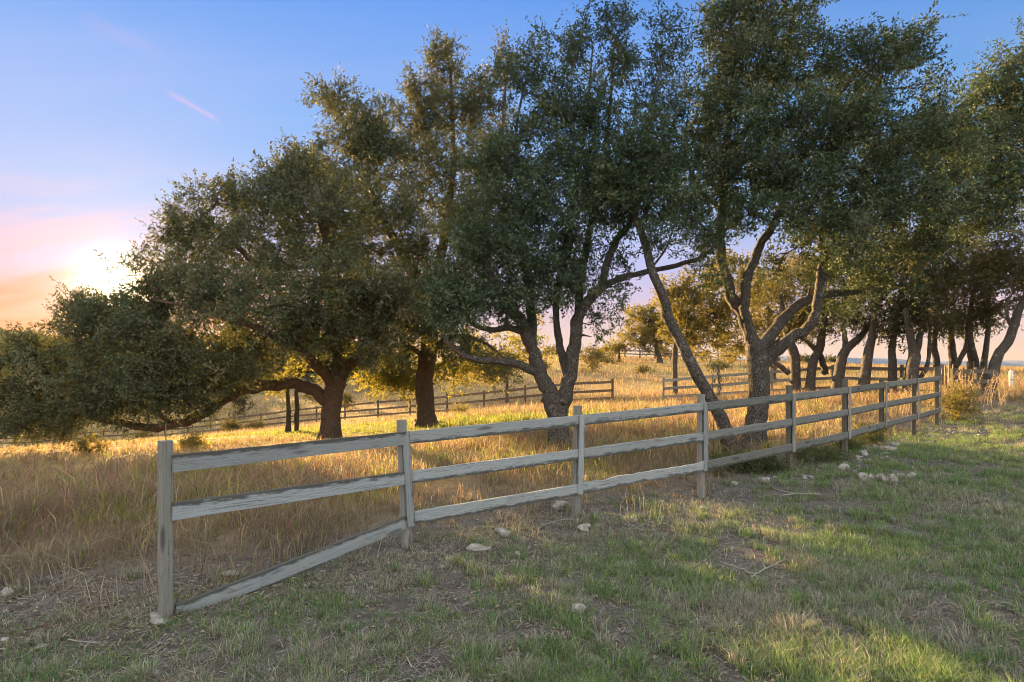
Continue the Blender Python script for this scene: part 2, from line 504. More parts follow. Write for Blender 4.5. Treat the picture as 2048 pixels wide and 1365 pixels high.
def G(x, y, rough=True):
    x = np.asarray(x, float); y = np.asarray(y, float)
    shp = np.broadcast(x, y).shape
    x = np.broadcast_to(x, shp).ravel(); y = np.broadcast_to(y, shp).ravel()
    o = np.empty(len(x))
    for i in range(0, len(x), 20000):
        d = np.hypot(x[i:i + 20000, None] - CTRL[None, :, 0], y[i:i + 20000, None] - CTRL[None, :, 1])
        o[i:i + 20000] = _k(d) @ _wt[:-1] + _wt[-1]
    r = np.hypot(x, y)
    far = np.clip((r - 380) / 300, 0, 1)
    o = o * (1 - far) + (-18.0) * far
    if rough:
        o = o + (N1(x, y, 0.9, 4) - 0.5) * 0.12 * np.clip(1 - r / 60, 0.1, 1)
    return o.reshape(shp)


FX = np.array([(p[1] - 1024) / F * p[4] for p in FENCE]); FY = np.array([p[4] for p in FENCE])
# side of the near fence: >0 is the mown side; fence line prolonged at both ends
LX = np.concatenate([[FX[0] - 6 * (FX[1] - FX[0])], FX, [FX[-1] + 10]]); LY = np.concatenate([[FY[0] - 2.5], FY, [FY[-1] + 5.0]])
def fence_y(x): return np.interp(x, LX, LY)


def spread(n, lim, p=0.0):
    s = np.linspace(-1, 1, n)
    k = 5.2
    return np.sinh(s * k) / np.sinh(k) * lim


gx = spread(281, 1600.0); gy = spread(281, 1600.0) + 8.0
XX, YY = np.meshgrid(gx, gy)
ZZ = G(XX, YY)
nx, ny = len(gx), len(gy)
ii = np.arange(nx * ny).reshape(ny, nx)
quads = np.stack([ii[:-1, :-1], ii[:-1, 1:], ii[1:, 1:], ii[1:, :-1]], -1).reshape(-1, 4)
mead = np.clip((YY - fence_y(XX)) / 3.2 + N2(XX, YY, 0.8) * 1.2 - 0.85, 0, 1)
dg = np.exp(-(((XX + 3.4) / 8.0) ** 2 + ((YY - 21.5) / 5.0) ** 2))
greenv = np.clip(dg * 1.5 - 0.2 + (N3(XX, YY, 0.35) - 0.5) * 0.5, 0, 0.8) * mead
ground = mesh_np('ground', np.stack([XX, YY, ZZ], -1).reshape(-1, 3), [quads], M_ground,
                 {'zone': mead.ravel(), 'green': greenv.ravel()}, smooth=True)
tag(ground, kind='structure')

# ---- far hills
def hill(name, pts, Y, depth, mat):
    """a rounded ridge; pts = photo (px, py) of its crest at distance Y"""
    pts = np.array(pts, float)
    xs = np.linspace(pts[0, 0], pts[-1, 0], 160)
    ys = np.interp(xs, pts[:, 0], pts[:, 1]) + (N2(xs, xs * 0, 0.03, 4) - 0.5) * 5 + (N3(xs, xs * 0, 0.35, 3) - 0.5) * 2.2
    rows = []
    crest = np.stack([at(a, b, Y) for a, b in zip(xs, ys)])
    prof = [(-1.0, 0.0), (-0.7, 0.28), (-0.4, 0.68), (-0.18, 0.92), (0, 1.0), (0.3, 0.85), (1.0, 0.0)]
    for u, hgt in prof:
        r = crest.copy(); r[:, 1] += u * depth
        base = -26.0
        r[:, 2] = base + (crest[:, 2] - base) * hgt + (N1(r[:, 0] * 0.02, r[:, 1] * 0.02, 1.0) - 0.5) * 6 * (hgt < 0.99)
        rows.append(r)
    V = np.stack(rows); k, n_ = V.shape[:2]
    ii = np.arange(k * n_).reshape(k, n_)
    q = np.stack([ii[:-1, :-1], ii[:-1, 1:], ii[1:, 1:], ii[1:, :-1]], -1).reshape(-1, 4)
    o = mesh_np(name, V.reshape(-1, 3), [q], mat, smooth=True)
    return tag(o, kind='structure')


hill('hills', [(-900, 640), (-500, 645), (-100, 652), (60, 664), (180, 690), (420, 704), (760, 716)], 520, 200, hill_mat('wooded_hill', (0.06, 0.065, 0.03), (0.15, 0.12, 0.06)))
hill('hills', [(1300, 728), (1500, 716), (1620, 712), (1760, 717), (1850, 724), (2000, 722), (2150, 719), (2280, 727)], 1500, 420, hill_mat('distant_hill', (0.16, 0.19, 0.23), (0.20, 0.23, 0.27)))  # hazy distance blue put into the hill's own colour

# ------------------------------------------------------------------ tubes
def catmull(P, m):
    P = np.asarray(P, float)
    Q = np.vstack([2 * P[0] - P[1], P, 2 * P[-1] - P[-2]])
    o = []
    for i in range(1, len(Q) - 2):
        for t in np.arange(m) / m:
            p0, p1, p2, p3 = Q[i - 1:i + 3]
            o.append(0.5 * ((2 * p1) + (-p0 + p2) * t + (2 * p0 - 5 * p1 + 4 * p2 - p3) * t * t + (-p0 + 3 * p1 - 3 * p2 + p3) * t ** 3))
    o.append(P[-1])
    return np.array(o)


class Tubes:
    def __init__(s): s.v = []; s.f4 = []; s.f3 = []; s.n = 0

    def add(s, P, R, k=8, wob=0.0, cap=True, seed=0):
        P = np.asarray(P, float); R = np.asarray(R, float); n = len(P)
        T = np.gradient(P, axis=0); T /= np.linalg.norm(T, axis=1)[:, None] + 1e-9
        ref = np.array([0.31, 0.9, 0.28]) if abs(T[0] @ np.array([0, 0, 1])) > 0.5 else np.array([0.1, 0.2, 1.0])
        U = np.cross(T, ref); U /= np.linalg.norm(U, axis=1)[:, None] + 1e-9
        V = np.cross(T, U)
        a = np.arange(k) / k * 2 * np.pi
        rr = R[:, None] * np.ones(k)[None]
        if wob:
            rg = np.random.default_rng(seed)
            ph = rg.random(4) * 6.28
            s_ = np.arange(n)[:, None]
            rr = rr * (1 + wob * (np.sin(2 * a + ph[0] + s_ * 0.25) * 0.5 + np.sin(3 * a + ph[1] - s_ * 0.31) * 0.4 + np.sin(5 * a + ph[2] + s_ * 0.13) * 0.25 + (rg.random((n, k)) - 0.5) * 0.45))
        vv = P[:, None] + rr[..., None] * (np.cos(a)[None, :, None] * U[:, None] + np.sin(a)[None, :, None] * V[:, None])
        s.v.append(vv.reshape(-1, 3))
        i = s.n + np.arange(n * k).reshape(n, k); j = np.roll(i, -1, axis=1)
        s.f4.append(np.stack([i[:-1], j[:-1], j[1:], i[1:]], -1).reshape(-1, 4))
        s.n += n * k
        if cap:
            s.v.append(P[-1:] + T[-1:] * R[-1]); tip = s.n; s.n += 1
            s.f3.append(np.stack([i[-1], j[-1], np.full(k, tip)], -1))
        return s

    def build(s, name, mat, parent=None):
        return mesh_np(name, np.concatenate(s.v), [np.concatenate(s.f4)] + ([np.concatenate(s.f3)] if s.f3 else []), mat, parent=parent, smooth=True)


# ------------------------------------------------------------------ trees
def unit(v): return v / (np.linalg.norm(v, axis=-1, keepdims=True) + 1e-9)


def leaves_mesh(name, base, dirs, normals, ln, wd, tint, mat, parent):
    """each leaf: two triangles folded along the midrib"""
    n = len(base)
    side = unit(np.cross(dirs, normals)); nn = np.cross(side, dirs)
    tip = base + dirs * ln[:, None]
    mid = base + dirs * (ln * 0.55)[:, None] + nn * (wd * 0.22)[:, None]
    L = mid + side * (wd * 0.5)[:, None]; R = mid - side * (wd * 0.5)[:, None]
    tip = tip - nn * (ln * 0.1)[:, None]
    V = np.stack([base, L, tip, R], 1).reshape(-1, 3)
    i = np.arange(n)[:, None] * 4
    tri = np.concatenate([i + np.array([[0, 2, 1]]), i + np.array([[0, 3, 2]])])
    return mesh_np(name, V, [tri], mat, {'tint': np.repeat(tint, 4)}, parent)


def tree(name, label, cat, Y, limbs, blobs, dens=1.0, leaf=0.09, seed=1, mat=None, bark=None, group=None, twig=0.42,
         twigs=12, per=12, k=12, basept=None, upb=0.35, rs=(1.0, .92)):
    """limbs: lists of (px, py, dY, radius m); the first starts at the ground.
    blobs: (px, py, rx px, ry px, dY, rY m, clusters)"""
    rg = np.random.default_rng(seed)
    mat = mat or M_leaf; bark = bark or M_bark
    b0 = at(limbs[0][0][0], limbs[0][0][1], Y + limbs[0][0][2])
    gz = float(G(b0[0], b0[1]))
    root = empty(name, (b0[0], b0[1], gz), label, cat, group)
    org = np.array([b0[0], b0[1], gz])
    tb = Tubes()
    nodes = []; plen = []; tang = []; radn = []
    for li, lb in enumerate(limbs):
        P = np.array([at(q[0], q[1], Y + q[2]) for q in lb]); R = np.array([q[3] for q in lb])
        if li == 0:
            P[0, 2] = gz - 0.15
        R = R * (rs[0] if li == 0 else rs[1])
        m = 6
        Pc = catmull(P, m); Rc = np.interp(np.arange(len(Pc)), np.arange(len(P)) * m, R)
        jit = (rg.random(Pc.shape) - 0.5) * Rc[:, None] * (0.10 if li == 0 else 0.2)
        jit[0] = 0
        Pc = Pc + jit
        if li:
            q_ = np.arange(len(Pc)); env = np.minimum(1, q_ / 6.0)[:, None]
            Pc = Pc + env * Rc[:, None] * (np.sin(q_[:, None] * (.75 + .3 * rg.random(3)) + rg.random(3) * 6.28) * .13 + np.sin(q_[:, None] * (1.7 + .5 * rg.random(3)) + rg.random(3) * 6.28) * .07)
            Rc = Rc * (1 + .05 * np.sin(q_ * 1.3 + rg.random() * 6))
        if li == 0:
            hh = Pc[:, 2] - gz
            Rc = Rc * (1 + 0.55 * np.exp(-np.clip(hh, 0, 9) / 0.22))
        tb.add(Pc - org, Rc, k + 2 if li == 0 else max(7, k - 2), 0.07, True, seed * 31 + li)
        cum = np.concatenate([[0], np.cumsum(np.linalg.norm(np.diff(Pc, axis=0), axis=1))])
        T = unit(np.gradient(Pc, axis=0))
        i0 = int(len(Pc) * 0.35) if li else len(Pc) - 1
        for i in range(i0, len(Pc)):
            nodes.append(Pc[i]); plen.append(cum[i] * 0.4); tang.append(T[i]); radn.append(Rc[i])
    if twig < .5 and len(nodes) > 40:                     # broken stubs and dead twigs on the big limbs
        for q in rg.choice(len(nodes), 14, replace=False):
            if radn[q] < .03: continue
            dv = unit(rg.normal(size=3) + np.array([0, 0, .2])); L_ = .12 + .5 * rg.random() ** 2
            Pq = np.array([nodes[q] + dv * t_ * L_ + rg.normal(size=3) * .03 * t_ for t_ in np.linspace(0, 1, 4)])
            tb.add(Pq - org, np.linspace(min(.05, radn[q] * .4), .008, 4), 6, .1, True, int(q))
    # cluster centres
    cen = []
    for (px, py, rx, ry, dY, rY, n) in blobs:
        n = max(3, int(n * dens * (1.5 if twig < .45 else 1.35)))
        u = unit(rg.normal(size=(n, 3))) * (rg.random((n, 1)) ** (1 / 2.2))
        sprig = rg.random((n, 1)) < .11                   # shoots that stand out of the crown
        u = np.where(sprig, unit(u) * (1.02 + .36 * rg.random((n, 1))), u)
        yy = Y + dY + u[:, 1] * rY
        X = (px + u[:, 0] * rx - 1024) / F * (Y + dY); Zv = EYE - (py + u[:, 2] * ry - HZ) / F * (Y + dY)
        cen.append(np.stack([X, yy, Zv], -1))
    cen = np.concatenate(cen)
    gzz = G(cen[:, 0], cen[:, 1])
    cen = cen[cen[:, 2] > gzz + min(0.35, twig * 0.3)]
    N = np.array(nodes)
    d0 = np.min(np.linalg.norm(cen[:, None] - N[None], axis=2), axis=1)
    order = np.argsort(d0)
    cap = len(N) + len(cen) * 4 + 8
    ND = np.zeros((cap, 3)); ND[:len(N)] = N
    PL = np.zeros(cap); PL[:len(N)] = plen
    TG = np.zeros((cap, 3)); TG[:len(N)] = np.array(tang)
    PA = np.full(cap, -1); CNT = np.zeros(cap); RM = np.zeros(cap); RM[:len(N)] = radn
    cnt = len(N)
    paths = []
    for ci in order:
        c = cen[ci]
        d = np.linalg.norm(ND[:cnt] - c, axis=1)
        j = int(np.argmin(d + 0.3 * PL[:cnt]))
        dist = d[j]
        p0 = ND[j]
        ctrl = p0 + TG[j] * dist * 0.35 + (c - p0) * 0.2 + np.array([0, 0, 0.10 * dist])
        ids = [j]; prev = p0
        ns = 4
        for t in (0.25, 0.5, 0.75, 1.0):
            p = (1 - t) ** 2 * p0 + 2 * t * (1 - t) * ctrl + t * t * c
            if t < 1: p = p + rg.normal(size=3) * 0.05 * dist
            ND[cnt] = p; PL[cnt] = PL[ids[-1]] + np.linalg.norm(p - prev); TG[cnt] = unit(p - prev); PA[cnt] = ids[-1]
            prev = p; ids.append(cnt); cnt += 1
        paths.append(ids)
    CNT[[p[-1] for p in paths]] = 1
    for i in range(cnt - 1, len(N) - 1, -1):
        if PA[i] >= 0: CNT[PA[i]] += CNT[i]
    bt = Tubes()
    for ids in paths:
        P = ND[ids]
        cn = CNT[ids].copy(); cn[0] = cn[1]
        R = 0.0075 * np.maximum(cn, 1) ** 0.47
        if ids[0] < len(N): R = np.minimum(R, RM[ids[0]] * 0.8)
        Pc = catmull(P, 2); Rc = np.interp(np.arange(len(Pc)), np.arange(len(P)) * 2, R)
        bt.add(Pc - org, Rc, 5, 0.0, False)
    tb.build('trunk', bark, root)
    # twigs and leaves
    C = np.array([ND[p[-1]] for p in paths]); Tn = np.array([TG[p[-1]] for p in paths])
    ct = np.clip(0.38 + rg.normal(size=len(C)) * 0.24, 0, 1)
    K = twigs
    tw_b = np.repeat(C, K, 0) + rg.normal(size=(len(C) * K, 3)) * twig * 0.30
    tw_d = unit(rg.normal(size=(len(C) * K, 3)) * 0.8 + np.repeat(Tn, K, 0) * 0.7 + np.array([0, 0, upb]))
    tw_l = twig * (0.5 + rg.random(len(tw_b)) * 0.9)
    tw_t = np.repeat(ct, K) + rg.normal(size=len(tw_b)) * 0.06
    Lq = per
    tt = np.tile((np.arange(Lq) + 0.6) / Lq, len(tw_b)) + (rg.random(len(tw_b) * Lq) - 0.5) * 0.1
    lb = np.repeat(tw_b, Lq, 0) + np.repeat(tw_d * tw_l[:, None], Lq, 0) * tt[:, None]
    n = len(lb)
    lb = lb + rg.normal(size=(n, 3)) * 0.02
    ld = unit(np.repeat(tw_d, Lq, 0) * 0.75 + rg.normal(size=(n, 3)) * 0.75)
    nr = unit(rg.normal(size=(n, 3)) + np.array([0, -0.1, 0.8]))
    ln = leaf * (0.65 + rg.random(n) * 0.7); wd = ln * (0.36 + rg.random(n) * 0.14)
    ti = np.clip(np.repeat(tw_t, Lq) + rg.normal(size=n) * 0.13, 0, 1)
    leaves_mesh('crown', lb - org, ld, nr, ln, wd, ti, mat, root)
    # twig stems belong to the branch mesh
    V0 = tw_b - org; V1 = tw_b + tw_d * tw_l[:, None] - org
    sd = unit(np.cross(tw_d, rg.normal(size=tw_d.shape))) * 0.0035
    q = np.stack([V0 - sd, V0 + sd, V1 + sd * 0.4, V1 - sd * 0.4], 1).reshape(-1, 3)
    bt.v.append(q); bt.f4.append(bt.n + np.arange(len(q)).reshape(-1, 4)); bt.n += len(q)
    bt.build('branches', bark, root)
    return root


# 1: the low spreading oak at left, one limb resting near the ground
tree('oak_tree', 'broad oak at left with one long limb sagging almost to the ground', 'tree', 17.0, [
    [(660, 880, 0, .37), (661, 840, 0, .36), (667, 790, 0, .35), (676, 752, 0, .36)],
    [(664, 815, 0, .20), (628, 782, 0, .21), (588, 768, -.1, .20), (545, 771, -.2, .19), (505, 776, -.3, .18), (465, 790, -.4, .17), (428, 814, -.5, .165),
     (388, 838, -.5, .155), (345, 849, -.5, .15), (300, 856, -.4, .14), (262, 850, -.3, .12), (215, 842, -.2, .10), (150, 828, 0, .07), (80, 812, .2, .04)],
    [(668, 780, 0, .24), (640, 700, .2, .21), (590, 620, .4, .16), (520, 540, .4, .12), (450, 470, .3, .08), (400, 425, .2, .04)],
    [(676, 760, 0, .24), (722, 705, -.2, .18), (765, 650, -.5, .13), (800, 580, -.7, .08)],
    [(673, 765, 0, .24), (664, 680, -.4, .19), (655, 580, -.9, .14), (648, 480, -1.2, .09), (625, 390, -1.3, .05)],
    [(668, 770, 0, .2), (600, 700, -1.4, .14), (500, 650, -2.2, .10), (400, 620, -2.0, .07), (310, 600, -1.4, .04)],
    [(465, 790, -.4, .11), (400, 770, -.6, .09), (330, 740, -.6, .07), (240, 700, -.4, .05)],
    [(345, 849, -.5, .09), (300, 818, -.8, .07), (220, 780, -.8, .05), (120, 750, -.4, .03)],
], [
    (430, 470, 75, 90, .2, 1.4, 40), (700, 712, 50, 34, .1, .9, 13), (360, 455, 35, 45, .2, .7, 9), (480, 400, 55, 40, .2, .9, 14), (560, 480, 85, 110, -.8, 1.8, 50), (650, 430, 80, 100, -1.3, 1.6, 42),
    (590, 380, 50, 50, -.8, 1.0, 14), (345, 560, 55, 70, -.5, 1.1, 24), (430, 590, 80, 80, -1.5, 1.5, 40), (560, 620, 95, 80, -1.8, 1.6, 45), (690, 590, 85, 85, -1.6, 1.6, 42),
    (300, 660, 70, 60, -1.0, 1.3, 30), (190, 670, 65, 55, -.3, 1.2, 26), (165, 622, 28, 30, 0, .5, 8), (90, 730, 75, 65, 0, 1.3, 32), (210, 750, 90, 65, -.6, 1.4, 38),
    (350, 740, 90, 70, -1.1, 1.4, 40), (470, 715, 80, 50, -1.4, 1.2, 28), (40, 790, 65, 55, .2, 1.2, 22), (130, 815, 90, 35, -.1, 1.1, 24), (260, 812, 70, 30, -.5, 1.0, 16),
    (620, 670, 70, 40, -1.5, 1.2, 20), (730, 680, 60, 50, -1.2, 1.1, 20), (780, 600, 50, 60, -1.2, 1.1, 16), (400, 800, 40, 22, -.8, .6, 7), (-60, 780, 70, 60, .2, 1.2, 20), (185, 628, 40, 30, 0, .7, 12), (262, 632, 45, 32, -.3, .8, 13), (312, 600, 35, 40, -.4, .8, 10), (20, 840, 70, 35, .1, 1.1, 14), (110, 850, 70, 24, .1, 1.0, 14), (40, 715, 60, 40, .1, 1.0, 14), (330, 805, 60, 26, -1.0, .7, 8), (290, 770, 80, 40, -1.2, 1.0, 16), (440, 770, 50, 26, -1.0, .7, 8), (200, 800, 60, 40, -.9, .9, 14), (560, 400, 50, 40, -.6, .9, 10), (610, 340, 40, 40, -1, .8, 8),
], seed=11, mat=M_leaf_warm, rs=(.76, .86), bark=M_bark_red, dens=1.2)

# 2: the tall oak behind it
tree('oak_tree', 'tall oak with one thick straight brown trunk, left of the forked oak', 'tree', 20.5, [
    [(853, 857, 0, .42), (851, 810, 0, .40), (848, 765, 0, .37), (856, 700, 0, .36), (858, 640, 0, .36)],
    [(857, 660, 0, .24), (822, 545, -.3, .21), (772, 450, -.7, .15), (722, 345, -.8, .10), (682, 230, -.8, .05)],
    [(858, 650, 0, .26), (880, 520, .2, .22), (900, 400, .4, .15), (906, 280, .4, .10), (900, 130, .4, .05)],
    [(858, 655, 0, .22), (940, 520, -.2, .18), (985, 385, -.2, .12), (1005, 260, 0, .08), (1014, 130, 0, .04)],
    [(853, 720, 0, .12), (812, 690, -.7, .10), (780, 700, -1.2, .07), (765, 740, -1.5, .04)],
    [(858, 700, 0, .14), (915, 672, -.6, .11), (975, 690, -1.0, .07), (1010, 720, -1.1, .04)],
    [(857, 670, 0, .18), (780, 640, -1.5, .13), (700, 590, -2.4, .09), (640, 540, -2.7, .05)],
], [
    (680, 210, 40, 45, -.8, .8, 14), (745, 270, 55, 60, -.6, 1.0, 18), (790, 320, 60, 60, -.3, 1.2, 18), (950, 260, 40, 70, .1, .8, 10), (1000, 230, 30, 60, 0, .6, 6), (930, 410, 60, 60, 0, 1.2, 16), (625, 330, 35, 35, -1.0, .6, 7), (700, 300, 65, 60, -.8, 1.2, 30), (740, 390, 90, 70, -.8, 1.6, 44), (840, 250, 60, 70, .2, 1.2, 26), (890, 130, 32, 55, .4, .7, 15),
    (850, 190, 40, 35, .3, .7, 9), (905, 215, 60, 60, .4, 1.1, 24), (965, 200, 32, 60, .1, .7, 12), (1010, 130, 22, 45, 0, .6, 8), (880, 350, 90, 80, 0, 1.6, 42),
    (980, 340, 40, 60, 0, 1.0, 12), (800, 480, 100, 80, -1.0, 1.8, 50), (920, 470, 90, 70, -.4, 1.6, 40), (700, 500, 70, 60, -1.8, 1.4, 24), (790, 590, 90, 60, -1.6, 1.5, 38),
    (910, 580, 90, 60, -.8, 1.5, 34), (700, 610, 60, 50, -2.0, 1.2, 16), (775, 705, 45, 40, -1.2, .9, 14), (930, 695, 70, 30, -.9, 1.0, 14), (1000, 735, 35, 25, -1.0, .6, 7),
    (840, 655, 60, 35, -1.4, 1.0, 14)
], seed=23, mat=M_leaf_warm, rs=(.82, .85), bark=M_bark_red, dens=1.2, leaf=.095)

# 3: the forked oak in the middle
tree('oak_tree', 'grey forked oak right behind the third fence post, trunk split low into two leaning stems', 'tree', 13.4, [
    [(1120, 905, 0, .27), (1118, 870, 0, .255), (1115, 835, 0, .26), (1114, 805, 0, .27), (1113, 795, 0, .2)],
    [(1115, 850, 0, .20), (1104, 805, 0, .205), (1088, 762, 0, .19), (1066, 705, 0, .17), (1050, 655, -.1, .16), (1016, 610, -.3, .13), (985, 560, -.5, .10), (955, 480, -.6, .06)],
    [(1064, 700, 0, .14), (1062, 610, .2, .12), (1050, 520, .3, .10), (1040, 420, .3, .07), (1032, 270, .2, .04), (1060, 120, .2, .02)],
    [(1117, 850, 0, .20), (1126, 805, 0, .19), (1138, 762, 0, .17), (1150, 690, 0, .16), (1160, 625, 0, .14), (1196, 582, -.1, .12), (1216, 566, -.1, .10)],
    [(1200, 580, -.1, .10), (1216, 520, -.1, .085), (1236, 478, -.1, .08), (1262, 440, -.1, .075), (1282, 380, 0, .06), (1295, 270, 0, .04), (1325, 110, .1, .02)],
    [(1206, 574, -.1, .085), (1250, 554, -.2, .07), (1310, 541, -.4, .065), (1370, 526, -.6, .055), (1402, 514, -.7, .045), (1445, 480, -.8, .025)],
    [(1136, 765, 0, .11), (1122, 700, .2, .10), (1112, 640, .3, .09), (1120, 550, .4, .08), (1142, 430, .5, .07), (1170, 260, .5, .045), (1185, 100, .5, .02)],
    [(1157, 650, 0, .11), (1162, 560, .3, .10), (1185, 430, .5, .08), (1215, 270, .5, .05), (1228, 90, .5, .02)],
    [(1082, 750, 0, .11), (1032, 728, -.3, .10), (990, 722, -.5, .09), (945, 718, -.7, .08), (912, 700, -.8, .065), (884, 668, -.8, .045)],
    [(1055, 668, 0, .09), (1020, 656, -.2, .08), (978, 660, -.4, .07), (942, 645, -.5, .055), (915, 615, -.5, .03)],
], [
    (1150, 100, 38, 50, .4, .5, 11), (1228, 60, 30, 45, .5, .5, 10), (1075, 120, 28, 65, .2, .5, 8), (1235, 150, 42, 60, .5, .7, 13), (1330, 90, 32, 55, .1, .5, 9), (1310, 200, 40, 65, 0, .6, 6),
    (1100, 220, 70, 60, .3, 1.0, 28), (1180, 240, 60, 60, .4, .9, 22), (1050, 320, 80, 60, .1, 1.1, 30), (1170, 340, 90, 70, .2, 1.3, 40), (1010, 420, 70, 60, -.4, 1.1, 28), (1110, 430, 90, 65, -.1, 1.3, 38),
    (1215, 420, 55, 50, 0, .9, 18), (960, 500, 70, 60, -.5, 1.0, 26), (1060, 520, 80, 55, -.3, 1.2, 30), (1150, 520, 55, 50, 0, .9, 18), (900, 590, 60, 50, -.7, .8, 16), (1000, 590, 60, 40, -.4, .8, 14),
    (1130, 590, 50, 35, -.3, .6, 10), (1200, 630, 42, 45, 0, .6, 7), (1400, 500, 40, 25, -.7, .4, 4), (990, 330, 50, 60, 0, .8, 10), (1000, 615, 60, 30, -.6, .6, 8), (1075, 585, 60, 40, -.5, .6, 10), (930, 620, 50, 35, -.9, .6, 9), (1290, 210, 40, 60, .1, .6, 4), (1250, 480, 35, 35, -.3, .4, 5), (1030, 160, 25, 60, .1, .4, 6), (1280, 330, 45, 50, 0, .7, 7), (880, 640, 40, 30, -.8, .5, 7), (1235, 560, 25, 60, -.1, .4, 4),
], seed=35, rs=(.86, .92), dens=1.0, twig=.37, leaf=.075)

# 4: the slender leaning oak
tree('oak_tree', 'slender oak with one thin bare trunk leaning left across the gap between two larger oaks', 'tree', 12.6, [
    [(1470, 905, 0, .15), (1442, 835, 0, .14), (1408, 775, 0, .13), (1382, 728, 0, .125), (1358, 676, .1, .112), (1338, 640, .1, .115), (1328, 598, 0, .10), (1306, 548, -.1, .092), (1291, 490, 0, .08), (1273, 440, 0, .075)],
    [(1275, 450, 0, .07), (1258, 380, .1, .055), (1240, 300, .2, .04), (1235, 210, .3, .02)],
    [(1278, 462, 0, .06), (1300, 400, -.1, .05), (1320, 320, -.2, .035), (1325, 230, -.2, .02)],
    [(1300, 540, 0, .03), (1330, 500, -.3, .025), (1350, 450, -.5, .015)],
], [(1240, 340, 55, 55, .2, .8, 20), (1310, 300, 50, 70, -.2, .8, 12), (1275, 390, 60, 40, 0, .8, 18), (1340, 400, 45, 40, -.3, .6, 10), (1330, 470, 40, 35, -.4, .5, 5)], seed=47, dens=1.2, twig=.34, leaf=.075)

# 5: the big oak right of the middle
tree('oak_tree', 'largest oak right of the middle, stout grey trunk opening into four heavy curved limbs', 'tree', 13.4, [
    [(1506, 905, 0, .34), (1511, 850, 0, .33), (1518, 790, 0, .31), (1517, 735, 0, .31), (1512, 690, 0, .34)],
    [(1512, 705, 0, .24), (1492, 645, 0, .21), (1464, 595, 0, .19), (1449, 545, 0, .18), (1440, 480, .1, .16), (1446, 400, .2, .13), (1456, 300, .2, .10), (1462, 180, .2, .06), (1485, 40, .2, .03)],
    [(1505, 680, 0, .17), (1489, 615, -.2, .15), (1496, 555, -.3, .15), (1520, 492, -.4, .14), (1547, 448, -.5, .13), (1575, 390, -.6, .11), (1610, 310, -.6, .08), (1660, 220, -.6, .05), (1725, 130, -.6, .03)],
    [(1522, 700, 0, .22), (1560, 645, .3, .19), (1600, 608, .5, .17), (1650, 590, .7, .14), (1720, 580, 1.0, .10), (1800, 540, 1.2, .06)],
    [(1522, 735, 0, .20), (1570, 684, -.3, .19), (1612, 658, -.5, .17), (1634, 618, -.6, .15), (1640, 560, -.7, .14), (1652, 512, -.8, .12), (1690, 480, -.9, .10), (1760, 442, -1.0, .07), (1850, 400, -1.0, .04)],
    [(1650, 520, -.8, .10), (1642, 460, -.9, .08), (1660, 380, -1.0, .06), (1700, 290, -1.0, .03)],
    [(1446, 420, .2, .08), (1400, 380, .5, .06), (1370, 300, .6, .04), (1380, 200, .6, .02)],
    [(1441, 490, .1, .06), (1405, 452, -.3, .045), (1360, 420, -.5, .025)],
    [(1456, 300, .2, .08), (1520, 220, .5, .06), (1570, 120, .5, .04), (1590, 20, .5, .02)],
], [
    (1450, 40, 45, 60, .2, .7, 18), (1510, 30, 60, 60, .3, .9, 24), (1590, 40, 50, 65, .4, .8, 20), (1470, 140, 75, 60, .2, 1.1, 30), (1570, 140, 80, 60, .2, 1.1, 32), (1680, 150, 60, 55, -.4, 1.0, 20), (1750, 120, 55, 55, -.6, .8, 17), (1815, 95, 32, 50, -.6, .6, 9),
    (1430, 240, 75, 70, .3, 1.1, 34), (1530, 250, 90, 70, -.3, 1.4, 42), (1640, 260, 90, 70, -.6, 1.3, 40), (1740, 230, 70, 60, -.6, 1.1, 26), (1410, 350, 75, 60, .2, 1.1, 32), (1510, 350, 70, 50, -.3, 1.2, 26), (1610, 370, 85, 55, -.6, 1.2, 34),
    (1720, 350, 85, 65, -.9, 1.2, 36), (1810, 300, 60, 70, -.9, 1.0, 22), (1700, 440, 90, 45, -.9, 1.1, 26), (1800, 400, 75, 55, -1.0, 1.0, 26), (1880, 380, 55, 70, -.9, .9, 16), (1350, 290, 50, 90, .4, .8, 13), (1370, 420, 60, 35, 0, .7, 12),
    (1470, 430, 40, 25, 0, .6, 6), (1610, 470, 50, 35, -.4, .7, 8), (1760, 510, 90, 45, .6, 1.2, 20), (1640, 540, 45, 35, .2, .7, 5), (1850, 480, 60, 40, 0, .9, 12), (1600, 430, 70, 35, -1.3, .7, 12), (1690, 500, 60, 35, -1.4, .8, 10), (1500, 420, 50, 30, -.8, .6, 8), (1400, 470, 40, 30, -.4, .5, 6), (1420, 540, 35, 22, -.5, .4, 4), (1560, 520, 40, 25, .4, .5, 4), (1870, 250, 45, 60, -.7, .8, 10), (1700, 610, 60, 30, 1.0, .8, 7), (1770, 570, 60, 40, 1.0, .9, 9), (1340, 180, 35, 60, .6, .6, 3), (1390, 140, 35, 60, .5, .6, 4), (1860, 180, 25, 30, -.7, .5, 3), (1900, 300, 40, 50, -.8, .7, 8)
], seed=59, rs=(.72, .68), dens=1.0, twig=.37, leaf=.075)

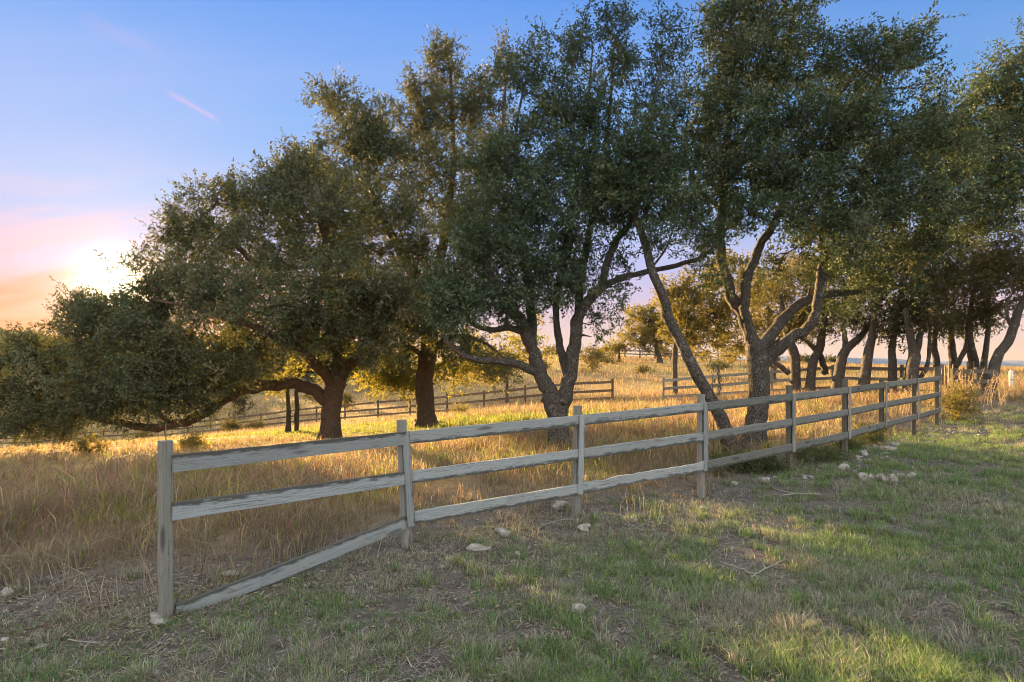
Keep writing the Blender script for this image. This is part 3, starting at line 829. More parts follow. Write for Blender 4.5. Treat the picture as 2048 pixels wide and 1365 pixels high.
# 6: an oak at the right edge whose boughs reach into view
tree('oak_tree', 'oak whose trunk is beyond the right edge, boughs hanging in at top right', 'tree', 14.5, [
    [(2330, 900, 0, .36), (2325, 800, 0, .33), (2310, 690, 0, .31)],
    [(2312, 720, 0, .24), (2260, 560, -.3, .20), (2180, 440, -.6, .15), (2090, 385, -.8, .11), (2010, 362, -.9, .08), (1950, 368, -.9, .04)],
    [(2310, 700, 0, .22), (2250, 480, .2, .16), (2160, 320, .3, .11), (2070, 220, .2, .07), (2010, 130, .1, .03)],
    [(2310, 700, 0, .22), (2360, 480, .2, .16), (2380, 300, .3, .1), (2370, 150, .3, .05)],
], [
    (1995, 180, 38, 70, .1, .8, 16), (2040, 120, 35, 50, .1, .7, 12), (2050, 220, 60, 60, .1, 1.0, 22), (1975, 290, 50, 60, 0, .9, 18), (1930, 250, 30, 60, 0, .6, 8), (1915, 340, 45, 50, -.4, .7, 12), (1960, 430, 60, 40, -.6, .8, 10), (1890, 300, 35, 50, -.2, .6, 7), (1900, 420, 45, 35, -.6, .7, 8), (2050, 320, 65, 50, -.4, 1.0, 22), (1985, 370, 55, 40, -.8, .8, 14), (2140, 230, 80, 90, .2, 1.2, 24),
    (2120, 400, 60, 50, -.7, 1.0, 14), (2250, 200, 110, 110, .2, 1.6, 24), (2380, 220, 120, 120, .2, 1.6, 20), (2260, 420, 90, 80, -.2, 1.4, 16), (1985, 450, 50, 35, -.5, .7, 8), (2400, 420, 100, 80, 0, 1.4, 12)
], seed=61, dens=1.15, twig=.38, leaf=.08)

# ---- the grove at right, beyond the paddock
GL = 'oaks in the grove beyond the paddock'
GROVE = [
    ('leftmost grove oak, thick dark trunk with a low stem leaning left', 29.0,
     [[(1592, 750, 0, .30), (1590, 720, 0, .27), (1582, 692, 0, .26), (1570, 650, 0, .20), (1560, 590, 0, .12)], [(1578, 748, -.2, .17), (1562, 735, -.2, .16), (1546, 722, -.2, .14), (1520, 690, 0, .1)]],
     [(1560, 600, 60, 60, 0, 1.6, 22), (1600, 640, 40, 30, 0, 1.0, 8)]),
    ('grove oak with two crossing dark stems, second of the grove from the left', 28.5,
     [[(1618, 752, 0, .26), (1625, 728, 0, .25), (1636, 706, 0, .24), (1642, 684, 0, .22), (1650, 620, 0, .12)], [(1651, 750, .2, .18), (1646, 728, .2, .18), (1636, 705, .2, .16), (1600, 670, 0, .1)]],
     [(1640, 610, 55, 55, 0, 1.6, 20), (1630, 550, 45, 35, 0, 1.3, 10), (1610, 660, 40, 20, 0, 1.0, 7), (1680, 640, 40, 30, 0, 1.0, 8)]),
    ('grove oak whose dark trunk bends strongly right under its crown', 27.0,
     [[(1672, 765, 0, .27), (1680, 735, 0, .26), (1688, 706, 0, .25), (1705, 688, 0, .22), (1724, 670, 0, .17), (1750, 630, 0, .1)], [(1690, 708, 0, .15), (1690, 680, .3, .14), (1685, 640, .4, .08)]],
     [(1720, 600, 60, 50, 0, 1.6, 22), (1690, 550, 50, 50, .5, 1.4, 16), (1740, 650, 40, 25, 0, 1.0, 8)]),
    ('grove oak with a tall dark trunk tilted slightly right, behind the rear fence middle', 26.0,
     [[(1724, 775, 0, .27), (1732, 735, 0, .25), (1738, 700, 0, .23), (1745, 665, 0, .18), (1750, 580, 0, .1)]],
     [(1760, 560, 60, 60, 0, 1.6, 24), (1800, 620, 50, 40, 0, 1.2, 14)]),
    ('grove oak with a slim upright trunk and drooping lower crown', 25.5,
     [[(1783, 775, 0, .20), (1785, 735, 0, .19), (1784, 700, 0, .17), (1790, 660, 0, .13), (1800, 580, 0, .08)]],
     [(1820, 560, 65, 60, 0, 1.6, 26), (1780, 500, 60, 40, 0, 1.4, 14), (1790, 650, 45, 30, 0, 1.1, 12)]),
    ('grove oak with the widest V shaped trunk, in the middle of the grove', 24.5,
     [[(1820, 772, 0, .32), (1824, 738, 0, .29), (1829, 712, 0, .27), (1822, 680, 0, .18), (1810, 620, 0, .1)], [(1829, 725, 0, .18), (1836, 690, 0, .16), (1850, 640, .2, .1)], [(1835, 760, 0, .1), (1852, 738, 0, .1), (1858, 700, 0, .09), (1860, 650, 0, .06)]],
     [(1860, 540, 70, 60, 0, 1.7, 28), (1900, 480, 60, 40, 0, 1.4, 14), (1840, 640, 50, 40, 0, 1.2, 16)]),
    ('grove oak with a slim curved trunk just left of the picket fence', 27.0,
     [[(1872, 760, 0, .18), (1873, 725, 0, .17), (1868, 690, 0, .15), (1875, 640, 0, .1)]],
     [(1890, 600, 50, 50, 0, 1.4, 18), (1880, 650, 40, 25, 0, 1.0, 8)]),
    ('grove oak with a sunlit trunk rising behind the dark picket fence', 28.0,
     [[(1908, 765, 0, .22), (1907, 728, 0, .21), (1903, 690, 0, .18), (1900, 640, 0, .1)]],
     [(1920, 560, 60, 60, 0, 1.6, 24), (1930, 640, 40, 30, 0, 1.1, 10)]),
    ('grove oak with a dark trunk and a low arm crossing to the left', 26.5,
     [[(1952, 765, 0, .25), (1948, 728, 0, .24), (1940, 690, 0, .22), (1938, 650, 0, .14), (1945, 590, 0, .08)], [(1912, 735, 0, .12), (1925, 708, 0, .13), (1938, 680, 0, .13)]],
     [(1960, 540, 60, 60, 0, 1.6, 26), (1950, 630, 45, 40, 0, 1.2, 14)]),
    ('grove oak with a thin straight trunk beside the leaning last oak', 26.0,
     [[(1964, 760, 0, .16), (1968, 728, 0, .15), (1973, 690, 0, .13), (1978, 640, 0, .09)]],
     [(2000, 560, 55, 55, 0, 1.5, 20), (1985, 620, 35, 30, 0, 1.0, 8)]),
    ('last grove oak at the right edge, long trunk leaning far right', 22.5,
     [[(1976, 790, 0, .24), (1986, 745, 0, .23), (1998, 708, 0, .20), (2016, 684, 0, .19), (2028, 652, 0, .17), (2042, 612, 0, .15), (2070, 560, 0, .1)], [(2025, 660, 0, .08), (2014, 630, 0, .07), (2016, 600, 0, .05)]],
     [(2060, 530, 70, 50, 0, 1.5, 26), (2110, 560, 60, 50, 0, 1.4, 14), (2020, 500, 50, 40, 0, 1.2, 14)]),
]
for i, (lab, Y, limbs, blobs) in enumerate(GROVE):
    tree('oak_tree', lab, 'tree', Y, limbs, blobs, seed=100 + i, group=GL, leaf=.13, twig=.5, twigs=9, per=9, k=9, mat=M_leaf_far, dens=1.35, rs=(.86, .85))

# ---- golden trees in the middle distance and small far trees
FARG = 'small trees far out in the pasture'
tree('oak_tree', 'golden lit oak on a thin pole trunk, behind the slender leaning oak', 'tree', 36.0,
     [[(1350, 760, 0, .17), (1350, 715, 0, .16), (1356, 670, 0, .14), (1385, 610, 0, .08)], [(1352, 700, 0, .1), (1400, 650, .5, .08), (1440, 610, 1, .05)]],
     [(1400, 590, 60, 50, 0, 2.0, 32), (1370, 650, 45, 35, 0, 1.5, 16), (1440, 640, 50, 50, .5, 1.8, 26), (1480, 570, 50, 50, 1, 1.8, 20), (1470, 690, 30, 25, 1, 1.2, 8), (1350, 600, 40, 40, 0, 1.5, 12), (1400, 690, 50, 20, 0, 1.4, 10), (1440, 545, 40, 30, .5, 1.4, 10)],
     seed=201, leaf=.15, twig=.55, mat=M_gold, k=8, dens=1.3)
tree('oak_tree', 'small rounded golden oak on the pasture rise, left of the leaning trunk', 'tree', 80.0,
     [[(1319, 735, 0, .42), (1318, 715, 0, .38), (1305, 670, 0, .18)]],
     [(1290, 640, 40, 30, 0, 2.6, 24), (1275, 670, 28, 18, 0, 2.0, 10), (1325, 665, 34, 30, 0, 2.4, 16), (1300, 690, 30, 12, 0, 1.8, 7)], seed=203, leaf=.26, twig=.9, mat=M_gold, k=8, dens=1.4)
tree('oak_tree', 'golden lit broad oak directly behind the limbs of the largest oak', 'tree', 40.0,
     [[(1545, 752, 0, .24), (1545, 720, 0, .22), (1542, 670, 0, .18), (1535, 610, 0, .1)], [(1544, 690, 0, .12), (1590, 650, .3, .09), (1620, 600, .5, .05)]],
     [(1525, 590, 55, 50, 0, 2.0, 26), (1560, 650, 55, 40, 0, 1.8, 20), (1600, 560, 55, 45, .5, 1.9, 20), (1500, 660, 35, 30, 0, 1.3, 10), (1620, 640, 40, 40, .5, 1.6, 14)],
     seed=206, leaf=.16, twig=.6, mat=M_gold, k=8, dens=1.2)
tree('oak_tree', 'tiny lone oak on the skyline between the two nearest forked oaks', 'tree', 85.0,
     [[(1238, 730, 0, .22), (1238, 712, 0, .2), (1238, 690, 0, .1)]],
     [(1238, 692, 26, 15, 0, 1.8, 12), (1220, 700, 16, 10, 0, 1.4, 5)], seed=205, leaf=.3, twig=.9, mat=M_gold, k=7, per=8, group=FARG)
tree('oak_tree', 'small far oak left of the tall straight trunk, beyond the paddock', 'tree', 70.0,
     [[(742, 790, 0, .28), (742, 758, 0, .25), (740, 730, 0, .12)]],
     [(735, 722, 50, 25, 0, 3, 20), (700, 735, 30, 18, 0, 2, 8)], seed=207, leaf=.3, twig=.8, mat=M_leaf_far, k=7, per=8, group=FARG)
tree('oak_tree', 'small sunlit far oak beyond the long rear fence, left of the grey forked oak', 'tree', 44.0,
     [[(1014, 800, 0, .12), (1014, 775, 0, .11), (1016, 740, 0, .06)]],
     [(1018, 735, 30, 22, 0, 1.1, 14), (990, 720, 20, 15, 0, .8, 6)], seed=209, leaf=.2, twig=.6, mat=M_leaf_far, k=7, per=8, group=FARG)
tree('sapling', 'pair of thin young stems with yellow lit leaves under the sagging limb', 'sapling', 21.0,
     [[(576, 862, 0, .085), (577, 820, 0, .08), (574, 775, 0, .06)], [(593, 862, .2, .095), (594, 820, .2, .09), (592, 770, .2, .06)]],
     [(580, 750, 40, 25, 0, .9, 12), (630, 745, 40, 25, .2, .9, 10), (560, 775, 20, 18, -.2, .5, 4)], seed=211, leaf=.1, twig=.4, mat=M_yellow, k=7, per=8, dens=.35)
tree('oak_tree', 'added oak standing in for sunlit low foliage of the tall straight oak', 'tree', 24.0,  # separate tree added to carry the tall oak's sunlit lower leaves
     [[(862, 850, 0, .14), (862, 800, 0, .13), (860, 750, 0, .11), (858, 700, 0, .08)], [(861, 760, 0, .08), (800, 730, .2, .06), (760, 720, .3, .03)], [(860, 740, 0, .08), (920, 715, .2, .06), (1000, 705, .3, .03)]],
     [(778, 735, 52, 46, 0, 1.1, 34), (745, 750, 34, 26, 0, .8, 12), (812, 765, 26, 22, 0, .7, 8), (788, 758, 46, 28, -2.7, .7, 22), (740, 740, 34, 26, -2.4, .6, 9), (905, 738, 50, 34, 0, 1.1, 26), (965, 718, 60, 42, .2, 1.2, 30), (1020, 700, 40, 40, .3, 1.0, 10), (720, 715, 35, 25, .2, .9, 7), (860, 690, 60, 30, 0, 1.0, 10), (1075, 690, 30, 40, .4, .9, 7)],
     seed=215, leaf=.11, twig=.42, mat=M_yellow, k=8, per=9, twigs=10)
tree('sapling', 'thin dark leafy sapling in the paddock beside the leaning trunk', 'sapling', 11.8,
     [[(1426, 900, 0, .012), (1428, 830, 0, .011), (1425, 770, 0, .009), (1428, 730, 0, .006)]],
     [(1426, 775, 16, 32, 0, .18, 3), (1430, 735, 14, 20, 0, .14, 2)], seed=213, leaf=.05, twig=.16, mat=M_leaf, k=5, per=6, twigs=5)
far_list = [(1195, 712, 100, 20, 12), (1330, 708, 110, 24, 10), (1405, 714, 105, 26, 10), (1460, 716, 95, 18, 9), (1100, 704, 125, 30, 10), (1535, 716, 100, 14, 8), (1610, 720, 110, 20, 8), (1660, 724, 120, 18, 6)]
flabs = ['far bush cluster at the left end of the skyline fence', 'far dark bush behind the skyline fence, left of the golden oak pole', 'far bush behind the skyline fence under the golden crown',
         'far bush at the right end of the skyline fence', 'far wide bush on the pasture crest between the trunks of the forked oak', 'far bush on the skyline just right of the largest oak trunk',
         'far low bush on the skyline behind the crossing grove stems', 'far lowest bush on the skyline behind the bent grove oak']
for i, ((px, py, Y, rx, ry), lb) in enumerate(zip(far_list, flabs)):
    tree('bush', lb, 'bush', Y, [[(px, py + ry * 1.4, 0, .15), (px, py + ry * .3, 0, .12), (px, py, 0, .06)]],
         [(px, py, rx, ry, 0, 1.8, 12)], seed=230 + i, leaf=.35, twig=.9, mat=M_leaf_far, k=5, per=7, group='bushes on the skyline')

# far wood on the valley side, added and raised to shade the slope
rg = np.random.default_rng(333)
nt_ = 34
tx = np.linspace(-128, -44, nt_) + rg.normal(size=nt_) * 2; ty = 150 + rg.normal(size=nt_) * 7
Bq = []; 
for a, b in zip(tx, ty):
    z0 = float(G(a, b)); H = 10.5 - z0 + rg.normal() * 1.5
    u = unit(rg.normal(size=(900, 3))) * (rg.random((900, 1)) ** .4)
    lump = 1 + .25 * np.sin(u[:, :1] * 5 + rg.random() * 6) * np.cos(u[:, 2:] * 6)
    Bq.append(u * lump * np.array([4.2, 4.2, H * .46]) + np.array([a, b, z0 + H * .54]))
Bq = np.concatenate(Bq); m_ = len(Bq)
wd_ = leaves_mesh('shade_wood', Bq, unit(rg.normal(size=(m_, 3))), unit(rg.normal(size=(m_, 3)) + np.array([0, 0, .8])), .9 + .5 * rg.random(m_), .55 + .3 * rg.random(m_), np.clip(.4 + rg.normal(size=m_) * .25, 0, 1), M_leaf_far, None)
tag(wd_, 'far wood added along the valley side to shade the slope below', 'wood', kind='stuff')

# shrubs
def shrub(label, px, py, Y, rx, ry, n, seed, mat=None, leaf=.06, twig=.3, group=None, name='shrub'):
    P = at(px, py, Y); gz = float(G(P[0], P[1])); pyg = HZ + (EYE - gz) * F / Y
    return tree(name, label, 'shrub', Y, [[(px, pyg, 0, .02), (px, pyg - 4, 0, .018), (px, pyg - ry * .8, 0, .012)], [(px, pyg - 3, 0, .014), (px - rx * .3, pyg - ry * .7, .1, .01), (px - rx * .5, pyg - ry, .1, .006)],
                                          [(px, pyg - 3, 0, .014), (px + rx * .3, pyg - ry * .7, -.1, .01), (px + rx * .5, pyg - ry, -.1, .006)]],
                [(px, pyg - ry, rx, ry, 0, rx / F * Y, n)], seed=seed, leaf=leaf, twig=twig, mat=mat or M_shrub, k=5, per=8, group=group, bark=M_bark)
shrub('rounded yellow green shrub at the far end post of the near fence', 1912, 810, 17.6, 36, 30, 34, 301, leaf=.05, twig=.25)
shrub('dark green shrub in the valley under the sagging limb, against the lower fence', 462, 850, 46, 22, 16, 16, 303, M_leaf_far, .12, .4)
shrub('low wide bush in the valley left of the near corner post', 285, 868, 50, 22, 9, 12, 305, M_leaf_far, .12, .4)
shrub('small bush in the valley between the shrub and the twin stems', 512, 848, 47, 16, 9, 9, 307, M_leaf_far, .12, .4)
shrub('grey green bush behind the spreading oak trunk on the valley side', 694, 795, 56, 16, 20, 14, 309, M_leaf_far, .14, .45)
shrub('tall grey green thicket behind the twin stems in the valley', 478, 800, 66, 30, 30, 18, 311, M_leaf_far, .2, .6)
shrub('rounded bush on the pasture slope right of the forked oak', 1185, 735, 62, 28, 24, 20, 313, M_leaf_far, .18, .6)
for i, (px, py, Y, rx, ry, lb) in enumerate([
    (1080, 738, 64, 22, 11, 'low bush on the pasture slope seen in the fork of the grey oak'), (985, 752, 58, 18, 8, 'small low bush on the pasture slope left of the grey forked oak'),
    (1290, 745, 60, 14, 6, 'small dark bush in the pasture under the golden pasture oak'), (830, 772, 60, 16, 8, 'small bush on the slope just left of the tall straight trunk'),
    (640, 800, 68, 22, 10, 'bush on the valley slope left of the spreading oak trunk'), (1440, 742, 62, 18, 7, 'dark low bush in the pasture left of the largest oak trunk'),
    (1220, 722, 78, 16, 7, 'small bush in the pasture below the tiny skyline oak')]):
    shrub(lb, px, py, Y, rx, ry, 11, 350 + i, M_leaf_far, .16, .5, group='bushes scattered over the pasture', name='bush')
shrub('leafy weed clump lit yellow on the meadow crest at far left', 178, 893, 15.5, 26, 14, 12, 315, M_shrub, .05, .2)
shrub('low leafy weed clump beside the top of the near corner post', 385, 893, 15.0, 28, 12, 12, 317, M_shrub, .05, .2)
shrub('green weed growing under the long rear fence near the straight trunk', 920, 818, 33, 16, 9, 9, 319, M_shrub, .08, .25)
M_weed = leaf_mat('weed_leaves', [(0, (0.055, 0.085, 0.025)), (0.6, (0.10, 0.14, 0.045)), (1, (0.19, 0.17, 0.07))], (0.25, 0.26, 0.04), 0.35)
for i, (px, py, Y, rx, ry, n_, lb) in enumerate([
    (1462, 925, 10.6, 50, 15, 26, 'low green weed patch left of the foot of the fifth fence post'), (1535, 930, 10.6, 45, 16, 26, 'low green weed patch under the largest oak, below the bottom rail'),
    (1632, 915, 11.2, 42, 13, 24, 'low green weed patch beside the blocky white rock by the fence'), (1745, 885, 13.2, 34, 14, 20, 'low green weed patch at the foot of the seventh fence post'),
    (1690, 905, 12.2, 30, 9, 14, 'low yellowish weed patch around the foot of the sixth fence post')]):
    shrub(lb, px, py, Y, rx, ry, n_, 330 + i, M_weed, .035, .14, group='green weeds along the fence foot', name='weed_patch')

# ------------------------------------------------------------------ fences
def board(name, P0, P1, h, t, mat, parent, seg=10, rough=0.004, seed=0, up=(0, 0, 1), side=None):
    """a sawn board from P0 to P1, its grain along local X; chamfered, slightly wavy edges"""
    P0 = Vector(P0); P1 = Vector(P1)
    X = (P1 - P0); L = X.length; X.normalize()
    if side is not None:
        Yv = Vector(side); Yv = (Yv - X * Yv.dot(X)).normalized(); Zv = X.cross(Yv)
    else:
        Zv = Vector(up); Zv = (Zv - X * Zv.dot(X)).normalized(); Yv = Zv.cross(X)
    rg = np.random.default_rng(seed)
    c = min(h, t) * 0.06
    sec = np.array([(-t / 2, -h / 2 + c), (-t / 2, h / 2 - c), (-t / 2 + c, h / 2), (t / 2 - c, h / 2), (t / 2, h / 2 - c), (t / 2, -h / 2 + c), (t / 2 - c, -h / 2), (-t / 2 + c, -h / 2)])
    xs = np.linspace(-L / 2, L / 2, seg + 1)
    V = np.zeros((seg + 1, 8, 3))
    V[:, :, 0] = xs[:, None]
    V[:, :, 1] = sec[None, :, 0] + (np.cumsum(rg.normal(size=seg + 1)) * rough * 0.3)[:, None]
    e1 = rg.normal(size=seg + 1) * rough; e2 = rg.normal(size=seg + 1) * rough
    V[:, :, 2] = sec[None, :, 1] + np.where(sec[None, :, 1] > 0, e1[:, None], e2[:, None])
    i = np.arange((seg + 1) * 8).reshape(seg + 1, 8); j = np.roll(i, -1, 1)
    q = np.stack([i[:-1], i[1:], j[1:], j[:-1]], -1).reshape(-1, 4)
    o = mesh_np(name, V.reshape(-1, 3), [q, i[:1, :], i[-1:, ::-1]], mat, parent=parent)
    M = Matrix.Identity(4)
    for k, vv in enumerate((X, Yv, Zv)):
        M[0][k], M[1][k], M[2][k] = vv
    M.translation = (P0 + P1) / 2
    o.matrix_local = Matrix.Translation(-parent.location) @ M
    return o


fence = empty('board_fence', (FX[3], FY[3], float(G(FX[3], FY[3]))), 'nearest weathered pale grey three rail fence with one fallen lowest rail', 'fence')
PT = np.array([at(a, (c + d) / 2, Y) for (a, b, c, d, Y) in FENCE])
dirs = np.gradient(PT[:, :2], axis=0); dirs /= np.linalg.norm(dirs, axis=1)[:, None]
nrm = np.stack([dirs[:, 1], -dirs[:, 0]], -1)          # towards the photographer
for i, (xt, xb, yt, yb, Y) in enumerate(FENCE):
    top = at(xt, yt, Y); bot = at(xb, yb, Y)
    bot = bot + (bot - top) * 0.18
    o = board('post', bot, top, 0.089, 0.089, M_post if i < 4 else M_post_dim, fence, 8, 0.002, 400 + i, side=(nrm[i][0], nrm[i][1], 0))
# rail centre rows in the photo at each post: top, middle, low (left side), low (right side)
RROW = [(927, 1022, 1224, 1224), (875, 954, 1042, 1036), (840.5, 907.5, 977, 975), (814, 873, 932, 931), (795, 844.5, 894.5, 894.5),
        (781, 825, 870, 869.5), (770.5, 810, 849.5, 849.5), (763, 798, 833.5, 833.5), (757, 789, 821, 820)]
def railpt(i, row, along=0.0, lift=0.0):
    px = (FENCE[i][0] + FENCE[i][1]) / 2
    p = at(px, row, FENCE[i][4])
    n3 = np.array([nrm[i][0], nrm[i][1], 0]); d3 = np.array([dirs[i][0], dirs[i][1], 0])
    return p + n3 * (0.0445 + 0.020 + lift) + d3 * along
sd = 500
for i in range(8):
    for r in range(3):
        a = RROW[i][3] if r == 2 else RROW[i][r]
        b = RROW[i + 1][2] if r == 2 else RROW[i + 1][r]
        al = 0.006
        P0 = railpt(i, a, 0.03 if i == 0 else al); P1 = railpt(i + 1, b, -al)
        if i == 0 and r == 2:
            P0 = at(352, 1226, 4.72); P1 = railpt(1, b, -0.01)
        sd += 1
        wav = 0.0075 if (i == 2 and r == 2) else 0.0014
        o = board('rail', P0, P1, 0.140, 0.036, M_rail if i < 3 else M_rail_dim, fence, 18, wav, sd, side=(nrm[i][0], nrm[i][1], 0) if i else None)
        if i == 0 and r == 2: o['label'] = 'fallen lowest rail slanting down to the ground'
for i in range(1, 9):
    d3 = np.array([dirs[i][0], dirs[i][1], 0]); n3 = np.array([nrm[i][0], nrm[i][1], 0])
    t_ = railpt(i, RROW[i][0], 0.0, 0.018 + 0.012); b_ = railpt(i, RROW[i][3], 0.0, 0.018 + 0.012)
    lean = (at(FENCE[i][1], 0, FENCE[i][4]) - at(FENCE[i][0], 0, FENCE[i][4]))[0] * 0.5
    t_[2] += 0.072; b_[2] -= 0.074; t_[0] -= lean; b_[0] += lean
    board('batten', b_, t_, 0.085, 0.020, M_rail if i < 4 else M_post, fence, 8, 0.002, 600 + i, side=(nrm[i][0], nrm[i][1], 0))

ntb = Tubes(); ntb.add(np.array([[0, 0, -.004], [0, 0, .002], [0, 0, .003]]), np.array([.0055, .0055, .003]), 8)
nail0 = ntb.build('nail', M_rod, fence)
first = True
for i in range(1, 9):
    n3 = Vector((nrm[i][0], nrm[i][1], 0)); d3 = Vector((dirs[i][0], dirs[i][1], 0))
    bat = [o for o in fence.children if o.name.split('.')[0] == 'batten'][i - 1]
    for r_ in range(3):
        row = RROW[i][3] if r_ == 2 else RROW[i][r_]
        for sgn in (-1, 1):
            f_ = (at(0, row, FENCE[i][4])[2] - at(0, RROW[i][0], FENCE[i][4])[2])
            o = nail0 if first else nail0.copy()
            if not first: COL.objects.link(o)
            first = False
            hb = (RROW[i][3] - RROW[i][0]) / F * FENCE[i][4] + .146
            z_ = (RROW[i][3] + .074 * F / FENCE[i][4] - row) / F * FENCE[i][4]
            o.parent = bat
            o.matrix_local = Matrix.Translation((z_ - hb / 2, 0.0105 if bat.matrix_local.to_3x3().col[1].dot(n3) > 0 else -0.0105, sgn * .018)) @ Matrix.Rotation(math.radians(-90 if bat.matrix_local.to_3x3().col[1].dot(n3) > 0 else 90), 4, 'X')

# post feet: loose soil mound round the fourth post handled by the ground litter


def paddock_fence(name, label, posts, hgt, rails, mat, cat='fence', rail_h=0.15, pw=0.11, last=True, front=-1):
    P = []
    for (px, Y) in posts:
        X = (px - 1024) / F * Y
        P.append((X, Y, float(G(X, Y))))
    P = np.array(P)
    root = empty(name, tuple(P[0]), label, cat)
    dd = np.gradient(P[:, :2], axis=0); dd /= np.linalg.norm(dd, axis=1)[:, None]
    nn = np.stack([dd[:, 1], -dd[:, 0]], -1)
    nn *= np.where(nn[:, 1:2] > 0, -1, 1)
    for i, p in enumerate(P):
        if i % 1 == 0:
            board('post', p - [0, 0, .3], p + [0, 0, hgt + (i * 37 % 5 - 2) * .012], pw, pw, mat, root, 3, 0.003, 700 + i, side=(nn[i][0], nn[i][1], 0))
    for i in range(len(P) - 1):
        for r, z in enumerate(rails):
            off0 = np.array([*(nn[i] * (pw / 2 + .025)), z + ((i * 13 + r * 7) % 5 - 2) * .01]); off1 = np.array([*(nn[i + 1] * (pw / 2 + .025)), z + ((i * 13 + r * 7 + 13) % 5 - 2) * .01])
            board('rail', P[i] + off0, P[i + 1] + off1, rail_h, 0.04, mat, root, 4, 0.006, 800 + i * 3 + r)
    return root


F2 = [(1225, 34.0), (1137, 36), (1050, 38), (968, 40), (894, 42), (820, 44), (756, 46), (690, 48.5), (633, 50.5), (577, 52.5), (522, 54.5), (470, 56), (421, 57.5), (375, 58.5), (330, 59.5),
      (288, 60.3), (248, 61), (207, 61.5), (170, 62), (133, 62.5), (100, 63), (66, 63.5), (30, 64), (-12, 64.5), (-60, 65)]
paddock_fence('board_fence', 'dark brown rail fence behind the trees, running down into the valley at left', F2, 1.42, (1.22, .70, .22), M_dark)
F3 = [(1327, 33.0), (1437, 32.0), (1544, 30.8), (1666, 28.5), (1804, 25.8), (1884, 23.6)]
paddock_fence('board_fence', 'grey brown rail fence on the far side of the paddock, right of the gap', F3, 1.42, (1.24, .76, .27), M_post)
paddock_fence('board_fence', 'thin pale fence far away on the skyline between the trunks', [(1192, 108), (1220, 106), (1250, 104), (1280, 101), (1310, 98), (1341, 95), (1372, 92), (1403, 89), (1436, 86), (1468, 83)], 1.45,
              (1.25, .7), M_dark, rail_h=.2, pw=.2)
paddock_fence('fence_panel', 'short board panel right of the near fence end, half hidden by dry weeds', [(1905, 21.0), (1952, 21.4), (1992, 21.8)], 1.22, (1.08, .72, .3), M_post_dim)
# old stake fence
pk = empty('stake_fence', (0, 0, 0), 'row of dark uneven cedar stakes behind the dry weeds at right', 'fence')
pk.location = at(1880, 780, 23.0)
rg = np.random.default_rng(5)
for k, px in enumerate(np.linspace(1878, 1962, 13)):
    Y = 22.9 + 0.03 * k
    X = (px - 1024) / F * Y; z = float(G(X, Y))
    t_ = np.array([X + rg.normal() * .03, Y + rg.normal() * .02, z + 1.28 + rg.normal() * .1])
    tb = Tubes(); Pz = np.linspace(0, 1, 5)[:, None] * (t_ - np.array([X, Y, z - .2])) + np.array([X, Y, z - .2])
    tb.add(Pz + rg.normal(size=Pz.shape) * .008 - np.array(pk.location), np.linspace(.042, .03, 5), 7, .12, True, k)
    tb.build('stake', M_rod, pk)
tb = Tubes()
for zz in (.35, .95):
    Q = np.array([[(px - 1024) / F * (22.9 + .03 * k), 22.9 + .03 * k - .045, 0] for k, px in enumerate(np.linspace(1876, 1964, 13))])
    Q[:, 2] = G(Q[:, 0], Q[:, 1]) + zz
    tb.add(Q - np.array(pk.location), np.full(13, .006), 5)
tb.build('wire', M_rod, pk)

# white marker post at right
wp_ = at(2022, 782, 30.0); wp_[2] = float(G(wp_[0], wp_[1]))
wroot = empty('marker_post', tuple(wp_), 'short white round post with a grey band on the far right lawn', 'post')
tb = Tubes(); tb.add(np.array([[0, 0, -.2], [0, 0, .5], [0, 0, 1.0], [0, 0, 1.02]]), np.array([.085, .085, .085, .07]), 14); tb.build('shaft', M_white, wroot)
tb = Tubes(); tb.add(np.array([[0, 0, .54], [0, 0, .62]]), np.array([.088, .088]), 14, cap=False); tb.build('band', M_band, wroot)
# thin iron stake behind the corner post
sp_ = at(331, 1000, 5.9); sz = float(G(sp_[0], sp_[1]))
tb = Tubes(); tb.add(np.array([[0, 0, -.2], [0.004, 0, .7], [0, .006, 1.42]]), np.array([.006, .006, .005]), 7)
so_ = tb.build('iron_stake', M_rod); so_.location = (sp_[0], sp_[1], sz)
tag(so_, 'thin iron rod standing upright right behind the near corner post', 'stake')

# ---- evening haze: a low box of thin air round everything
hm_ = bpy.data.materials.new('thin_haze'); hm_.use_nodes = True
hn = NT(hm_.node_tree)
pv = hn.new('ShaderNodeVolumePrincipled')
pv.inputs['Color'].default_value = (0.92, 0.90, 0.88, 1); pv.inputs['Density'].default_value = 0.000008; pv.inputs['Anisotropy'].default_value = 0.35
ho = hn.new('ShaderNodeOutputMaterial'); hn.l.new(pv.outputs[0], ho.inputs[1])
bx0, bx1, by0, by1, bz0, bz1 = -1700, 1700, -60, 1950, -34, 46
hv = np.array([(x_, y_, z_) for z_ in (bz0, bz1) for y_ in (by0, by1) for x_ in (bx0, bx1)], float)
hz = mesh_np('haze', hv, [np.array([(0, 2, 3, 1), (4, 5, 7, 6), (0, 1, 5, 4), (2, 6, 7, 3), (0, 4, 6, 2), (1, 3, 7, 5)])], hm_)
tag(hz, 'thin warm evening haze over the fields', 'haze', kind='stuff')

# ------------------------------------------------------------------ rocks and sticks
def ico(sub):
    import bmesh
    bm = bmesh.new(); bmesh.ops.create_icosphere(bm, subdivisions=sub, radius=1.0)
    v = np.array([x.co[:] for x in bm.verts]); f = np.array([[q.index for q in x.verts] for x in bm.faces]); bm.free()
    return v, f
IV, IF = ico(3)


ROCK_AT = []


